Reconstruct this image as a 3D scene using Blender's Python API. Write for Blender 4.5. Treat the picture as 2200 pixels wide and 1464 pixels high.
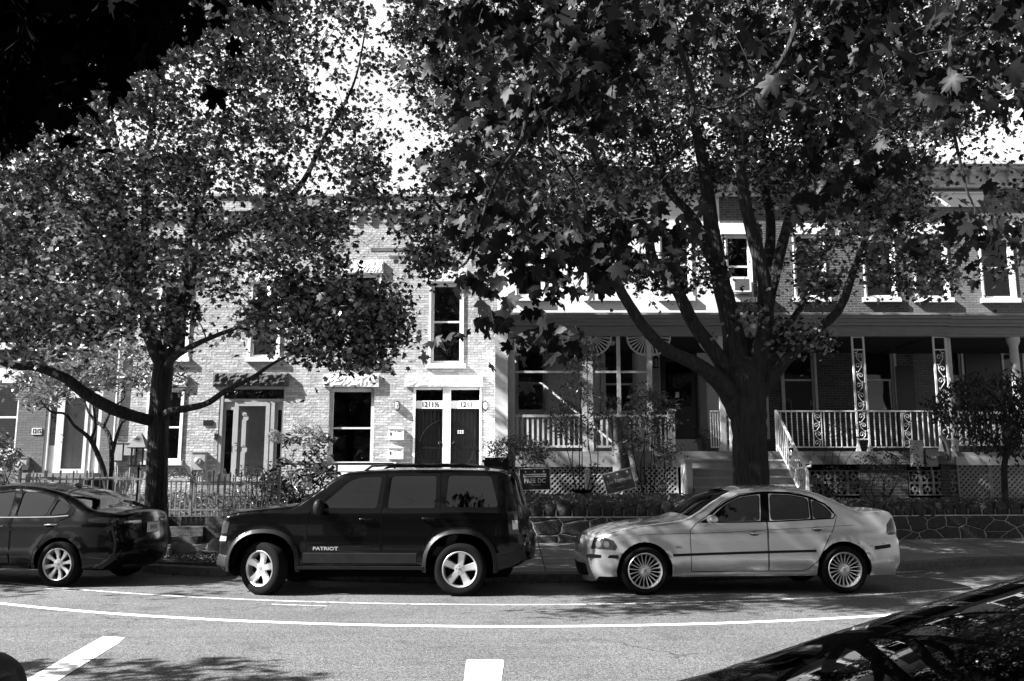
import bpy, bmesh, math, random
import numpy as np
from mathutils import Vector, Matrix
from mathutils.geometry import delaunay_2d_cdt
random.seed(7); RNG = np.random.default_rng(7)
R = math.radians; PI = math.pi
for o in list(bpy.data.objects): bpy.data.objects.remove(o)
S = bpy.context.scene
COL = S.collection

# ------------------------------------------------------------ camera, sky, sun, exposure
CAMH, TILT, FPX = 1.45, R(9.0), 1930.0
cd = bpy.data.cameras.new('camera'); cam = bpy.data.objects.new('camera', cd); COL.objects.link(cam)
cam.location = (0, 0, CAMH); cam.rotation_euler = (R(90) + TILT, 0, 0)
cd.sensor_width = 36; cd.lens = 36 * FPX / 2200; cd.clip_start = 0.05; cd.clip_end = 3000
S.camera = cam
S.render.resolution_x = 1024; S.render.resolution_y = 681
SUNV = Vector((-4.0, -1.15, 3.35)).normalized()      # towards the sun
SUN_EL = math.asin(SUNV.z); SUN_AZ = math.atan2(SUNV.x, SUNV.y)
w = bpy.data.worlds.new('World'); S.world = w; w.use_nodes = True
nt = w.node_tree; nt.nodes.clear()
sky = nt.nodes.new('ShaderNodeTexSky'); sky.sky_type = 'NISHITA'; sky.sun_disc = False
sky.sun_elevation = SUN_EL; sky.sun_rotation = SUN_AZ
bw = nt.nodes.new('ShaderNodeSeparateColor'); bg = nt.nodes.new('ShaderNodeBackground'); wo = nt.nodes.new('ShaderNodeOutputWorld')
nt.links.new(sky.outputs[0], bw.inputs[0]); nt.links.new(bw.outputs[0], bg.inputs[0])
# bright thin cloud: a bank behind the houses, streaks elsewhere
wl = nt.links.new; tcw = nt.nodes.new('ShaderNodeTexCoord'); sw = nt.nodes.new('ShaderNodeSeparateXYZ'); wl(tcw.outputs['Generated'], sw.inputs[0])
mpw = nt.nodes.new('ShaderNodeMapping'); mpw.inputs['Scale'].default_value = (1.2, 1.2, 5); wl(tcw.outputs['Generated'], mpw.inputs[0])
nzw = nt.nodes.new('ShaderNodeTexNoise'); nzw.inputs['Scale'].default_value = 2.2; nzw.inputs['Detail'].default_value = 7; nzw.inputs['Roughness'].default_value = .6; wl(mpw.outputs[0], nzw.inputs[0])
rc = nt.nodes.new('ShaderNodeMapRange'); rc.inputs[1].default_value = .46; rc.inputs[2].default_value = .66; rc.inputs[3].default_value = 0; rc.inputs[4].default_value = .04; wl(nzw.outputs[0], rc.inputs[0])
rb = nt.nodes.new('ShaderNodeMapRange'); rb.interpolation_type = 'SMOOTHSTEP'; rb.inputs[1].default_value = .60; rb.inputs[2].default_value = .78; wl(sw.outputs[1], rb.inputs[0])
rn = nt.nodes.new('ShaderNodeMapRange'); rn.inputs[1].default_value = .3; rn.inputs[2].default_value = .6; rn.inputs[3].default_value = .21; rn.inputs[4].default_value = .30; wl(nzw.outputs[0], rn.inputs[0])
mb = nt.nodes.new('ShaderNodeMath'); mb.operation = 'MULTIPLY'; wl(rb.outputs[0], mb.inputs[0]); wl(rn.outputs[0], mb.inputs[1])
ac = nt.nodes.new('ShaderNodeMath'); ac.operation = 'ADD'; wl(mb.outputs[0], ac.inputs[0]); wl(rc.outputs[0], ac.inputs[1])
b2 = nt.nodes.new('ShaderNodeBackground'); wl(ac.outputs[0], b2.inputs[0]); b2.inputs[1].default_value = 1
ad = nt.nodes.new('ShaderNodeAddShader'); wl(bg.outputs[0], ad.inputs[0]); wl(b2.outputs[0], ad.inputs[1]); wl(ad.outputs[0], wo.inputs[0])
bg.inputs[1].default_value = 0.05
sd = bpy.data.lights.new('sun', 'SUN'); sd.energy = 5.0; sd.angle = R(0.5)
so = bpy.data.objects.new('sun', sd); COL.objects.link(so)
so.rotation_euler = (-SUNV).to_track_quat('-Z', 'Y').to_euler(); so.location = (-20, -6, 20)
S.view_settings.view_transform = 'Standard'; S.view_settings.look = 'None'
S.view_settings.gamma = 1; S.view_settings.exposure = 1.9
S.render.engine = 'CYCLES'
S.cycles.max_bounces = 6; S.cycles.diffuse_bounces = 1; S.cycles.transparent_max_bounces = 12

# ------------------------------------------------------------ geometry helpers
FWD = Vector((0, math.cos(TILT), math.sin(TILT))); UPV = Vector((0, -math.sin(TILT), math.cos(TILT)))
def P(px, py, Y):
    d = FWD + Vector(((px - 1100) / FPX, 0, 0)) + UPV * ((732 - py) / FPX)
    s = Y / d.y
    return Vector((s * d.x, Y, CAMH + s * d.z))
def G(px, py, z=0.0):                        # a point of the picture on the level z
    d = FWD + Vector(((px - 1100) / FPX, 0, 0)) + UPV * ((732 - py) / FPX)
    s = (z - CAMH) / d.z
    return Vector((s * d.x, s * d.y, z))
def RC(a, b, c, d, Y):                        # picture rectangle -> x0,x1,z0,z1 on the wall plane Y
    m = (b + d) / 2
    return P(a, m, Y).x, P(c, m, Y).x, P(0, d, Y).z, P(0, b, Y).z
def project(v):
    d = Vector(v) - Vector((0, 0, CAMH)); f = d.dot(FWD)
    return 1100 + FPX * d.x / f, 732 - FPX * d.dot(UPV) / f

class MB:
    def __init__(s): s.v = []; s.f = []; s.m = []
    def add(s, vs, fs, mi=0):
        n = len(s.v); s.v += [tuple(v) for v in vs]; s.f += [tuple(i + n for i in f) for f in fs]; s.m += [mi] * len(fs)
        return s
    def quad(s, a, b, c, d, mi=0): return s.add([a, b, c, d], [(0, 1, 2, 3)], mi)
    def box(s, x0, x1, y0, y1, z0, z1, mi=0, M=None):
        vs = [Vector((x, y, z)) for z in (z0, z1) for y in (y0, y1) for x in (x0, x1)]
        if M is not None: vs = [M @ v for v in vs]
        return s.add(vs, [(0, 2, 3, 1), (4, 5, 7, 6), (0, 1, 5, 4), (2, 6, 7, 3), (0, 4, 6, 2), (1, 3, 7, 5)], mi)
    def bar(s, a, b, w, h=None, mi=0):
        a = Vector(a); b = Vector(b); d = b - a; L = d.length
        if L < 1e-6: return s
        M = Matrix.Translation(a) @ d.to_track_quat('X', 'Z').to_matrix().to_4x4()
        h = h or w
        return s.box(0, L, -w / 2, w / 2, -h / 2, h / 2, mi, M)
    def tube(s, pts, r, n=8, mi=0, cap=True, wob=0.0):
        pts = [Vector(p) for p in pts]; k = len(pts)
        rr = list(r) if hasattr(r, '__len__') else [r] * k
        vs = []; fs = []; ref = None
        for i in range(k):
            t = (pts[min(i + 1, k - 1)] - pts[max(i - 1, 0)])
            t = t.normalized() if t.length > 1e-9 else Vector((0, 0, 1))
            if ref is None: ref = Vector((0, 0, 1)) if abs(t.z) < .9 else Vector((1, 0, 0))
            u = t.cross(ref); u = u.normalized() if u.length > 1e-6 else t.orthogonal().normalized()
            v = t.cross(u).normalized(); ref = -v if False else u.cross(t)
            for j in range(n):
                a = 2 * PI * j / n
                q = rr[i] * (1 + (random.uniform(-wob, wob) if wob else 0))
                vs.append(pts[i] + u * math.cos(a) * q + v * math.sin(a) * q)
        for i in range(k - 1):
            for j in range(n):
                a = i * n + j; b = i * n + (j + 1) % n
                fs.append((a, b, b + n, a + n))
        if cap: fs.append(tuple(range(n))); fs.append(tuple((k - 1) * n + j for j in reversed(range(n))))
        return s.add(vs, fs, mi)
    def lathe(s, prof, n=24, M=None, mi=0):      # prof: (radius, height) round local Z
        vs = []; fs = []; k = len(prof)
        for r, h in prof:
            for j in range(n):
                a = 2 * PI * j / n; v = Vector((r * math.cos(a), r * math.sin(a), h))
                vs.append(M @ v if M is not None else v)
        for i in range(k - 1):
            for j in range(n):
                a = i * n + j; b = i * n + (j + 1) % n; fs.append((a, b, b + n, a + n))
        return s.add(vs, fs, mi)
    def prism(s, poly, y0, y1, mi=0, M=None):    # poly in x,z pulled from y0 to y1
        n = len(poly); vs = [Vector((x, y0, z)) for x, z in poly] + [Vector((x, y1, z)) for x, z in poly]
        if M is not None: vs = [M @ v for v in vs]
        fs = [tuple(range(n)), tuple(reversed(range(n, 2 * n)))] + [(i, i + n, (i + 1) % n + n, (i + 1) % n) for i in range(n)]
        return s.add(vs, fs, mi)
    def build(s, name, mats, parent=None, smooth=None, local=False):
        me = bpy.data.meshes.new(name); me.from_pydata([tuple(v) for v in s.v], [], s.f)
        mats = mats if isinstance(mats, (list, tuple)) else [mats]
        for m in mats: me.materials.append(m)
        if len(mats) > 1: me.polygons.foreach_set('material_index', s.m)
        if smooth:
            me.polygons.foreach_set('use_smooth', [True] * len(me.polygons)); me.set_sharp_from_angle(angle=R(smooth))
        me.update()
        o = bpy.data.objects.new(name, me); COL.objects.link(o)
        if parent is not None: attach(o, parent, local)
        return o
def attach(o, parent, local=False):
    o.parent = parent
    if not local:
        M = Matrix.Identity(4); p = parent
        chain = []
        while p is not None: chain.append(p); p = p.parent
        for p in reversed(chain):
            B = Matrix.LocRotScale(p.location, p.rotation_euler, p.scale)
            M = M @ (p.matrix_parent_inverse @ B)
        o.matrix_parent_inverse = M.inverted()
def tag(o, label=None, cat=None, group=None, kind=None):
    if label: o['label'] = label
    if cat: o['category'] = cat
    if group: o['group'] = group
    if kind: o['kind'] = kind
    return o
def empty(name, loc, label, cat, group=None, rz=0):
    o = bpy.data.objects.new(name, None); COL.objects.link(o); o.location = loc; o.rotation_euler = (0, 0, rz)
    o.empty_display_size = .2
    return tag(o, label, cat, group)
def copy_tree(o, parent=None):
    c = o.copy(); COL.objects.link(c)
    if parent is not None: c.parent = parent
    for ch in [x for x in bpy.data.objects if x.parent == o]: copy_tree(ch, c)
    return c
def text_mesh(txt, size, M, name, mat, parent, depth=.004, local=False, bold=0.0, align='CENTER', sx=1.0):
    c = bpy.data.curves.new(name, 'FONT'); c.body = txt; c.size = size; c.extrude = depth / 2; c.offset = bold
    c.align_x = align; c.align_y = 'CENTER'; c.resolution_u = 3
    t = bpy.data.objects.new('tmp', c); COL.objects.link(t)
    dg = bpy.context.evaluated_depsgraph_get(); dg.update()
    me = bpy.data.meshes.new_from_object(t.evaluated_get(dg)); bpy.data.objects.remove(t); bpy.data.curves.remove(c)
    me.name = name; me.transform(Matrix.Diagonal((sx, 1, 1, 1))); me.transform(M); me.materials.clear(); me.materials.append(mat)
    o = bpy.data.objects.new(name, me); COL.objects.link(o)
    if parent is not None: attach(o, parent, local)
    return o
def face_cam(x, y, z, tilt=0.0, rz=0.0):        # text lying in x,z plane facing -Y
    return Matrix.Translation((x, y, z)) @ Matrix.Rotation(rz, 4, 'Z') @ Matrix.Rotation(tilt, 4, 'Y') @ Matrix.Rotation(R(90), 4, 'X')
def catmull(pts, k=5):
    pts = [Vector(p) for p in pts]; out = []
    q = [pts[0] * 2 - pts[1]] + pts + [pts[-1] * 2 - pts[-2]]
    for i in range(1, len(q) - 2):
        for j in range(k):
            t = j / k; a, b, c, d = q[i - 1:i + 3]
            out.append(.5 * ((2 * b) + (c - a) * t + (2 * a - 5 * b + 4 * c - d) * t * t + (3 * b - a - 3 * c + d) * t ** 3))
    out.append(pts[-1]); return out

# ------------------------------------------------------------ materials (a monochrome photograph: every tone is a grey)
MT = {}
def mat(name, col, rough=.6, metal=0, spec=.5, coat=0, noise=0, nscale=8, bump=0, bscale=60, emit=0, stretch=None):
    if name in MT: return MT[name]
    m = bpy.data.materials.new(name); m.use_nodes = True; n = m.node_tree; b = n.nodes['Principled BSDF']
    b.inputs['Base Color'].default_value = (col, col, col, 1); b.inputs['Roughness'].default_value = rough
    b.inputs['Metallic'].default_value = metal; b.inputs['Specular IOR Level'].default_value = spec
    b.inputs['Coat Weight'].default_value = coat; b.inputs['Coat Roughness'].default_value = .03
    tc = n.nodes.new('ShaderNodeTexCoord'); src = tc.outputs['Object']
    if stretch:
        mp = n.nodes.new('ShaderNodeMapping'); mp.inputs['Scale'].default_value = stretch; n.links.new(src, mp.inputs[0]); src = mp.outputs[0]
    if noise:
        t = n.nodes.new('ShaderNodeTexNoise'); t.inputs['Scale'].default_value = nscale; t.inputs['Detail'].default_value = 6; t.inputs['Roughness'].default_value = .65
        r = n.nodes.new('ShaderNodeMapRange'); r.inputs[1].default_value = .3; r.inputs[2].default_value = .7
        r.inputs[3].default_value = col * (1 - noise); r.inputs[4].default_value = col * (1 + noise)
        n.links.new(src, t.inputs[0]); n.links.new(t.outputs[0], r.inputs[0]); n.links.new(r.outputs[0], b.inputs['Base Color'])
    if bump:
        t = n.nodes.new('ShaderNodeTexNoise'); t.inputs['Scale'].default_value = bscale; t.inputs['Detail'].default_value = 5
        k = n.nodes.new('ShaderNodeBump'); k.inputs['Strength'].default_value = 1; k.inputs['Distance'].default_value = bump
        n.links.new(src, t.inputs[0]); n.links.new(t.outputs[0], k.inputs['Height']); n.links.new(k.outputs[0], b.inputs['Normal'])
    MT[name] = m; return m
def brick_mat(name, c1, c2, mortar, rowh=.07, bw_=.215, bump=.006, msize=.006, rough=.8, bias=0.0, noise=.15, rot=False):
    m = bpy.data.materials.new(name); m.use_nodes = True; n = m.node_tree; b = n.nodes['Principled BSDF']; L = n.links.new
    tc = n.nodes.new('ShaderNodeTexCoord'); sp = n.nodes.new('ShaderNodeSeparateXYZ'); cb = n.nodes.new('ShaderNodeCombineXYZ')
    ad = n.nodes.new('ShaderNodeMath'); ad.operation = 'ADD'
    L(tc.outputs['Object'], sp.inputs[0]); L(sp.outputs[0], ad.inputs[0]); L(sp.outputs[1], ad.inputs[1])
    L(ad.outputs[0], cb.inputs[0]); L(sp.outputs[2], cb.inputs[1])
    # small wobble of the joints
    nz = n.nodes.new('ShaderNodeTexNoise'); nz.inputs['Scale'].default_value = 9; L(cb.outputs[0], nz.inputs[0])
    mx = n.nodes.new('ShaderNodeVectorMath'); mx.operation = 'MULTIPLY_ADD'; mx.inputs[1].default_value = (.008, .008, 0)
    L(nz.outputs['Color'], mx.inputs[0]); L(cb.outputs[0], mx.inputs[2])
    br = n.nodes.new('ShaderNodeTexBrick'); br.offset = .5
    for k, v in (('Scale', 1), ('Mortar Size', msize), ('Mortar Smooth', .3), ('Bias', bias), ('Brick Width', bw_), ('Row Height', rowh)): br.inputs[k].default_value = v
    br.inputs['Color1'].default_value = (c1,) * 3 + (1,); br.inputs['Color2'].default_value = (c2,) * 3 + (1,); br.inputs['Mortar'].default_value = (mortar,) * 3 + (1,)
    L(mx.outputs[0], br.inputs[0])
    n2 = n.nodes.new('ShaderNodeTexNoise'); n2.inputs['Scale'].default_value = 2.2; n2.inputs['Detail'].default_value = 8; n2.inputs['Roughness'].default_value = .7; L(cb.outputs[0], n2.inputs[0])
    mr = n.nodes.new('ShaderNodeMapRange'); mr.inputs[1].default_value = .3; mr.inputs[2].default_value = .7; mr.inputs[3].default_value = 1 - noise; mr.inputs[4].default_value = 1 + noise
    L(n2.outputs[0], mr.inputs[0])
    ml = n.nodes.new('ShaderNodeVectorMath'); ml.operation = 'SCALE'; L(br.outputs[0], ml.inputs[0]); L(mr.outputs[0], ml.inputs['Scale'])
    L(ml.outputs[0], b.inputs['Base Color']); b.inputs['Roughness'].default_value = rough
    # height: joints down, each brick at its own height, rough faces
    inv = n.nodes.new('ShaderNodeMath'); inv.operation = 'SUBTRACT'; inv.inputs[0].default_value = 1; L(br.outputs['Fac'], inv.inputs[1])
    b2 = n.nodes.new('ShaderNodeTexBrick'); b2.offset = .5
    for k, v in (('Scale', 1), ('Mortar Size', msize), ('Mortar Smooth', .6), ('Bias', 0), ('Brick Width', bw_), ('Row Height', rowh)): b2.inputs[k].default_value = v
    b2.inputs['Color1'].default_value = (.3,) * 3 + (1,); b2.inputs['Color2'].default_value = (1,) * 3 + (1,); b2.inputs['Mortar'].default_value = (0, 0, 0, 1)
    L(mx.outputs[0], b2.inputs[0])
    n3 = n.nodes.new('ShaderNodeTexNoise'); n3.inputs['Scale'].default_value = 14; n3.inputs['Detail'].default_value = 5; L(cb.outputs[0], n3.inputs[0])
    a2 = n.nodes.new('ShaderNodeMath'); a2.operation = 'MULTIPLY_ADD'; a2.inputs[1].default_value = .9; L(n3.outputs[0], a2.inputs[0]); L(b2.outputs[0], a2.inputs[2])
    bp = n.nodes.new('ShaderNodeBump'); bp.inputs['Distance'].default_value = bump; bp.inputs['Strength'].default_value = 1
    L(a2.outputs[0], bp.inputs['Height']); L(bp.outputs[0], b.inputs['Normal'])
    MT[name] = m; return m
def glass_mat(name, tint=.35, base=.012, rough=.02, wave=.00012, ior=1.62):
    m = bpy.data.materials.new(name); m.use_nodes = True; n = m.node_tree; n.nodes.clear(); L = n.links.new
    o = n.nodes.new('ShaderNodeOutputMaterial'); t = n.nodes.new('ShaderNodeBsdfTransparent'); g = n.nodes.new('ShaderNodeBsdfGlossy')
    mx = n.nodes.new('ShaderNodeMixShader'); f = n.nodes.new('ShaderNodeFresnel'); f.inputs[0].default_value = ior
    t.inputs[0].default_value = (tint, tint, tint, 1); g.inputs['Roughness'].default_value = rough; g.inputs['Color'].default_value = (.9, .9, .9, 1)
    tc = n.nodes.new('ShaderNodeTexCoord'); nz = n.nodes.new('ShaderNodeTexNoise'); nz.inputs['Scale'].default_value = 2.5; nz.inputs['Detail'].default_value = 1
    bp = n.nodes.new('ShaderNodeBump'); bp.inputs['Distance'].default_value = wave * 10
    L(tc.outputs['Object'], nz.inputs[0]); L(nz.outputs[0], bp.inputs['Height']); L(bp.outputs[0], g.inputs['Normal'])
    L(f.outputs[0], mx.inputs[0]); L(t.outputs[0], mx.inputs[1]); L(g.outputs[0], mx.inputs[2]); L(mx.outputs[0], o.inputs[0])
    MT[name] = m; return m
def leaf_mat(name, col, trans=.35, rough=.45, spec=.4, var=.5, pexp=1.0, hi=None):
    m = bpy.data.materials.new(name); m.use_nodes = True; n = m.node_tree; n.nodes.clear(); L = n.links.new
    o = n.nodes.new('ShaderNodeOutputMaterial'); p = n.nodes.new('ShaderNodeBsdfPrincipled'); t = n.nodes.new('ShaderNodeBsdfTranslucent'); mx = n.nodes.new('ShaderNodeMixShader')
    at = n.nodes.new('ShaderNodeAttribute'); at.attribute_name = 'shade'
    mr = n.nodes.new('ShaderNodeMapRange'); mr.inputs[3].default_value = col * (1 - var); mr.inputs[4].default_value = hi or col * (1 + var)
    pw = n.nodes.new('ShaderNodeMath'); pw.operation = 'POWER'; pw.inputs[1].default_value = pexp; L(at.outputs['Fac'], pw.inputs[0]); L(pw.outputs[0], mr.inputs[0]); L(mr.outputs[0], p.inputs['Base Color']); L(mr.outputs[0], t.inputs[0])
    p.inputs['Roughness'].default_value = rough; p.inputs['Specular IOR Level'].default_value = spec
    mx.inputs[0].default_value = trans; L(p.outputs[0], mx.inputs[1]); L(t.outputs[0], mx.inputs[2]); L(mx.outputs[0], o.inputs[0])
    MT[name] = m; return m
def paint_mat(name, c, a0, a1):
    m = bpy.data.materials.new(name); m.use_nodes = True; n = m.node_tree; b = n.nodes['Principled BSDF']; L = n.links.new; tc = n.nodes.new('ShaderNodeTexCoord')
    t = n.nodes.new('ShaderNodeTexNoise'); t.inputs['Scale'].default_value = 14; t.inputs['Detail'].default_value = 8; t.inputs['Roughness'].default_value = .75; L(tc.outputs['Object'], t.inputs[0])
    r = n.nodes.new('ShaderNodeMapRange'); r.inputs[1].default_value = a0 - .06; r.inputs[2].default_value = a1 - .06; r.inputs[3].default_value = .12; r.inputs[4].default_value = c; L(t.outputs[0], r.inputs[0]); L(r.outputs[0], b.inputs['Base Color']); b.inputs['Roughness'].default_value = .85
    MT[name] = m; return m
def stone_mat(name, scale=2.2, c=.05, mort=.38, th=.03):
    m = bpy.data.materials.new(name); m.use_nodes = True; n = m.node_tree; b = n.nodes['Principled BSDF']; L = n.links.new
    tc = n.nodes.new('ShaderNodeTexCoord'); sp = n.nodes.new('ShaderNodeSeparateXYZ'); cb = n.nodes.new('ShaderNodeCombineXYZ')
    L(tc.outputs['Object'], sp.inputs[0]); L(sp.outputs[0], cb.inputs[0])
    zs = n.nodes.new('ShaderNodeMath'); zs.operation = 'MULTIPLY'; zs.inputs[1].default_value = 1.7; L(sp.outputs[2], zs.inputs[0]); L(zs.outputs[0], cb.inputs[1])
    v = n.nodes.new('ShaderNodeTexVoronoi'); v.feature = 'DISTANCE_TO_EDGE'; v.inputs['Scale'].default_value = scale; v.voronoi_dimensions = '2D'
    nz = n.nodes.new('ShaderNodeTexNoise'); nz.inputs['Scale'].default_value = 4
    ma = n.nodes.new('ShaderNodeVectorMath'); ma.operation = 'MULTIPLY_ADD'; ma.inputs[1].default_value = (.12, .12, 0)
    L(cb.outputs[0], nz.inputs[0]); L(nz.outputs['Color'], ma.inputs[0]); L(cb.outputs[0], ma.inputs[2]); L(ma.outputs[0], v.inputs['Vector'])
    mr = n.nodes.new('ShaderNodeMapRange'); mr.inputs[1].default_value = th * .6; mr.inputs[2].default_value = th; L(v.outputs[0], mr.inputs[0])
    n2 = n.nodes.new('ShaderNodeTexNoise'); n2.inputs['Scale'].default_value = 30; n2.inputs['Detail'].default_value = 6; L(tc.outputs['Object'], n2.inputs[0])
    cr = n.nodes.new('ShaderNodeMapRange'); cr.inputs[1].default_value = .3; cr.inputs[2].default_value = .7; cr.inputs[3].default_value = c * .45; cr.inputs[4].default_value = c * 1.7; L(n2.outputs[0], cr.inputs[0])
    mx = n.nodes.new('ShaderNodeMix'); mx.inputs[2].default_value = mort; L(mr.outputs[0], mx.inputs[0]); L(cr.outputs[0], mx.inputs[3]); L(mx.outputs[0], b.inputs['Base Color'])
    b.inputs['Roughness'].default_value = .9
    sm = n.nodes.new('ShaderNodeMapRange'); sm.inputs[2].default_value = .12; L(v.outputs[0], sm.inputs[0])
    ad = n.nodes.new('ShaderNodeMath'); ad.operation = 'MULTIPLY_ADD'; ad.inputs[1].default_value = .5; L(n2.outputs[0], ad.inputs[0]); L(sm.outputs[0], ad.inputs[2])
    bp = n.nodes.new('ShaderNodeBump'); bp.inputs['Distance'].default_value = .03; L(ad.outputs[0], bp.inputs['Height']); L(bp.outputs[0], b.inputs['Normal'])
    MT[name] = m; return m
def asphalt_mat():
    m = bpy.data.materials.new('asphalt'); m.use_nodes = True; n = m.node_tree; b = n.nodes['Principled BSDF']; L = n.links.new
    tc = n.nodes.new('ShaderNodeTexCoord')
    a = n.nodes.new('ShaderNodeTexVoronoi'); a.inputs['Scale'].default_value = 75; L(tc.outputs['Object'], a.inputs['Vector'])
    c = n.nodes.new('ShaderNodeTexNoise'); c.inputs['Scale'].default_value = .7; c.inputs['Detail'].default_value = 7; L(tc.outputs['Object'], c.inputs[0])
    f = n.nodes.new('ShaderNodeTexNoise'); f.inputs['Scale'].default_value = 45; f.inputs['Detail'].default_value = 4; L(tc.outputs['Object'], f.inputs[0])
    mp = n.nodes.new('ShaderNodeMapping'); mp.inputs['Scale'].default_value = (.25, 5, 1); L(tc.outputs['Object'], mp.inputs[0])
    s = n.nodes.new('ShaderNodeTexNoise'); s.inputs['Scale'].default_value = 1; s.inputs['Detail'].default_value = 3; L(mp.outputs[0], s.inputs[0])
    def rng(x, lo, hi, a0=.3, a1=.7):
        r = n.nodes.new('ShaderNodeMapRange'); r.inputs[1].default_value = a0; r.inputs[2].default_value = a1; r.inputs[3].default_value = lo; r.inputs[4].default_value = hi; L(x, r.inputs[0]); return r.outputs[0]
    sx = n.nodes.new('ShaderNodeSeparateColor'); L(a.outputs['Color'], sx.inputs[0])
    g = rng(sx.outputs[0], .40, 1.7, 0, 1); h = rng(c.outputs[0], .85, 1.15); k = rng(f.outputs[0], .6, 1.4); l = rng(s.outputs[0], .9, 1.12)
    def mul(x, y):
        q = n.nodes.new('ShaderNodeMath'); q.operation = 'MULTIPLY'; L(x, q.inputs[0])
        if isinstance(y, float): q.inputs[1].default_value = y
        else: L(y, q.inputs[1])
        return q.outputs[0]
    cv = n.nodes.new('ShaderNodeTexVoronoi'); cv.feature = 'DISTANCE_TO_EDGE'; cv.inputs['Scale'].default_value = .55
    cw = n.nodes.new('ShaderNodeTexNoise'); cw.inputs['Scale'].default_value = 3; cw.inputs['Detail'].default_value = 5; L(tc.outputs['Object'], cw.inputs[0])
    ca = n.nodes.new('ShaderNodeVectorMath'); ca.operation = 'MULTIPLY_ADD'; ca.inputs[1].default_value = (.5, .5, 0); L(cw.outputs['Color'], ca.inputs[0]); L(tc.outputs['Object'], ca.inputs[2]); L(ca.outputs[0], cv.inputs['Vector'])
    cn = n.nodes.new('ShaderNodeTexNoise'); cn.inputs['Scale'].default_value = .35; L(tc.outputs['Object'], cn.inputs[0])
    crk = rng(cv.outputs[0], .45, 1.0, .003, .010); msk = rng(cn.outputs[0], 0, 1, .5, .58)
    q1 = n.nodes.new('ShaderNodeMix'); q1.inputs[2].default_value = 1.0; L(msk, q1.inputs[0]); L(crk, q1.inputs[3])
    st = n.nodes.new('ShaderNodeTexNoise'); st.inputs['Scale'].default_value = 1.6; st.inputs['Detail'].default_value = 2; L(tc.outputs['Object'], st.inputs[0]); stn = rng(st.outputs[0], 1.0, .72, .62, .72)
    L(mul(mul(mul(mul(mul(mul(g, h), k), l), q1.outputs[0]), stn), .10), b.inputs['Base Color']); b.inputs['Roughness'].default_value = .85
    bp = n.nodes.new('ShaderNodeBump'); bp.inputs['Distance'].default_value = .006; L(a.outputs['Distance'], bp.inputs['Height']); L(bp.outputs[0], b.inputs['Normal'])
    MT['asphalt'] = m; return m

asphalt_mat()
brick_mat('brick_pale', .30, .54, .16, bump=.018, noise=.12, msize=.004)
brick_mat('brick_grey', .10, .14, .055, bump=.006, noise=.12)
brick_mat('brick_white', .76, .82, .72, bump=.004, noise=.05)
brick_mat('brick_dark', .045, .085, .22, bump=.006, noise=.3, msize=.005)
brick_mat('brick_mid', .15, .20, .06, bump=.004, noise=.12)
brick_mat('brick_step', .05, .09, .03, bump=.01, noise=.3)
stone_mat('rubble')
glass_mat('window_glass', .45, wave=.00015); glass_mat('clear_glass', .92, wave=.0001, ior=1.35); glass_mat('tinted_glass', .03); glass_mat('car_glass', .38, ior=1.8); glass_mat('privacy_glass', .02, ior=1.85)
leaf_mat('maple_leaf', .03, .25, .24, .9, .6, 4.0, .42); leaf_mat('near_leaf', .008, .12, .5, .15, .6, 3.0, .03); leaf_mat('shrub_leaf', .13, .25, .35, .6, .7); leaf_mat('dark_leaf', .025, .15); leaf_mat('shaded_leaf', .0015, .03, .9, .02); leaf_mat('petal', .75, .3, var=.15); leaf_mat('litter', .14, .0, .9)  # pale end of the maple tones puts sun glints into a few leaves
mat('white_paint', .82, .55, noise=.06, nscale=3); mat('off_white', .62, .6, noise=.12, nscale=4); mat('grey_paint', .34, .5, noise=.1)
mat('porch_paint', .27, .6, noise=.12, nscale=3, stretch=(1, 1, 6)); mat('pale_stone', .52, .85, noise=.2, nscale=6, bump=.02, bscale=14)
mat('dark_stone', .06, .9, noise=.9, nscale=9, bump=.05, bscale=10); mat('black_paint', .012, .35); mat('black_door', .02, .4, noise=.3)
mat('iron_white', .78, .45); mat('iron_grey', .16, .6, noise=.3); mat('iron_black', .008, .6, spec=.1); mat('concrete', .20, .9, noise=.3, nscale=3, bump=.004, bscale=80)
mat('kerb_stone', .10, .9, noise=.5, nscale=14, bump=.008, bscale=50); mat('soil', .02, 1, noise=.6, nscale=12, bump=.04, bscale=18)
paint_mat('road_paint', .78, .40, .47); paint_mat('thin_paint', .6, .47, .56)
mat('bark', .022, .95, noise=.85, nscale=8, bump=.14, bscale=8, stretch=(2.8, 2.8, .4)); mat('bark_limb', .025, .95, noise=.7, nscale=5, bump=.03, bscale=12)
mat('twig', .03, .9); mat('rubber', .006, .9, spec=.1); mat('alloy', .62, .32, metal=.75); mat('alloy_dark', .3, .35, metal=.8)
mat('car_black', .0015, .2, coat=.35, spec=.2); mat('car_silver', .60, .25, metal=.65, coat=1, noise=.02, nscale=300); mat('black_plastic', .008, .5, spec=.2); mat('chrome', .7, .12, metal=1)
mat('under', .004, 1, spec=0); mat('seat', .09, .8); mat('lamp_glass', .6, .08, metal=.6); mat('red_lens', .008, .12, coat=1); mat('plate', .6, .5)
mat('plastic_grey', .30, .6); mat('meter_grey', .34, .5, metal=.2, noise=.1); mat('sign_black', .008, .5); mat('sign_grey', .09, .6); mat('sign_white', .7, .6)
mat('terracotta', .10, .8, noise=.3); mat('tar', .02, .9, noise=.4, nscale=2); mat('cloth', .13, .9, noise=.3, nscale=5); mat('block', .24, .9, noise=.25); mat('bin_plastic', .012, .45)
mat('bright_stone', .80, .85, noise=.10, nscale=6, bump=.006, bscale=14); mat('door_grey', .42, .5, noise=.1); mat('curtain', .12, .9); mat('stone_cap', .05, .95, noise=.7, nscale=14, bump=.03, bscale=20); mat('gravel_dark', .03, 1)
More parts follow.
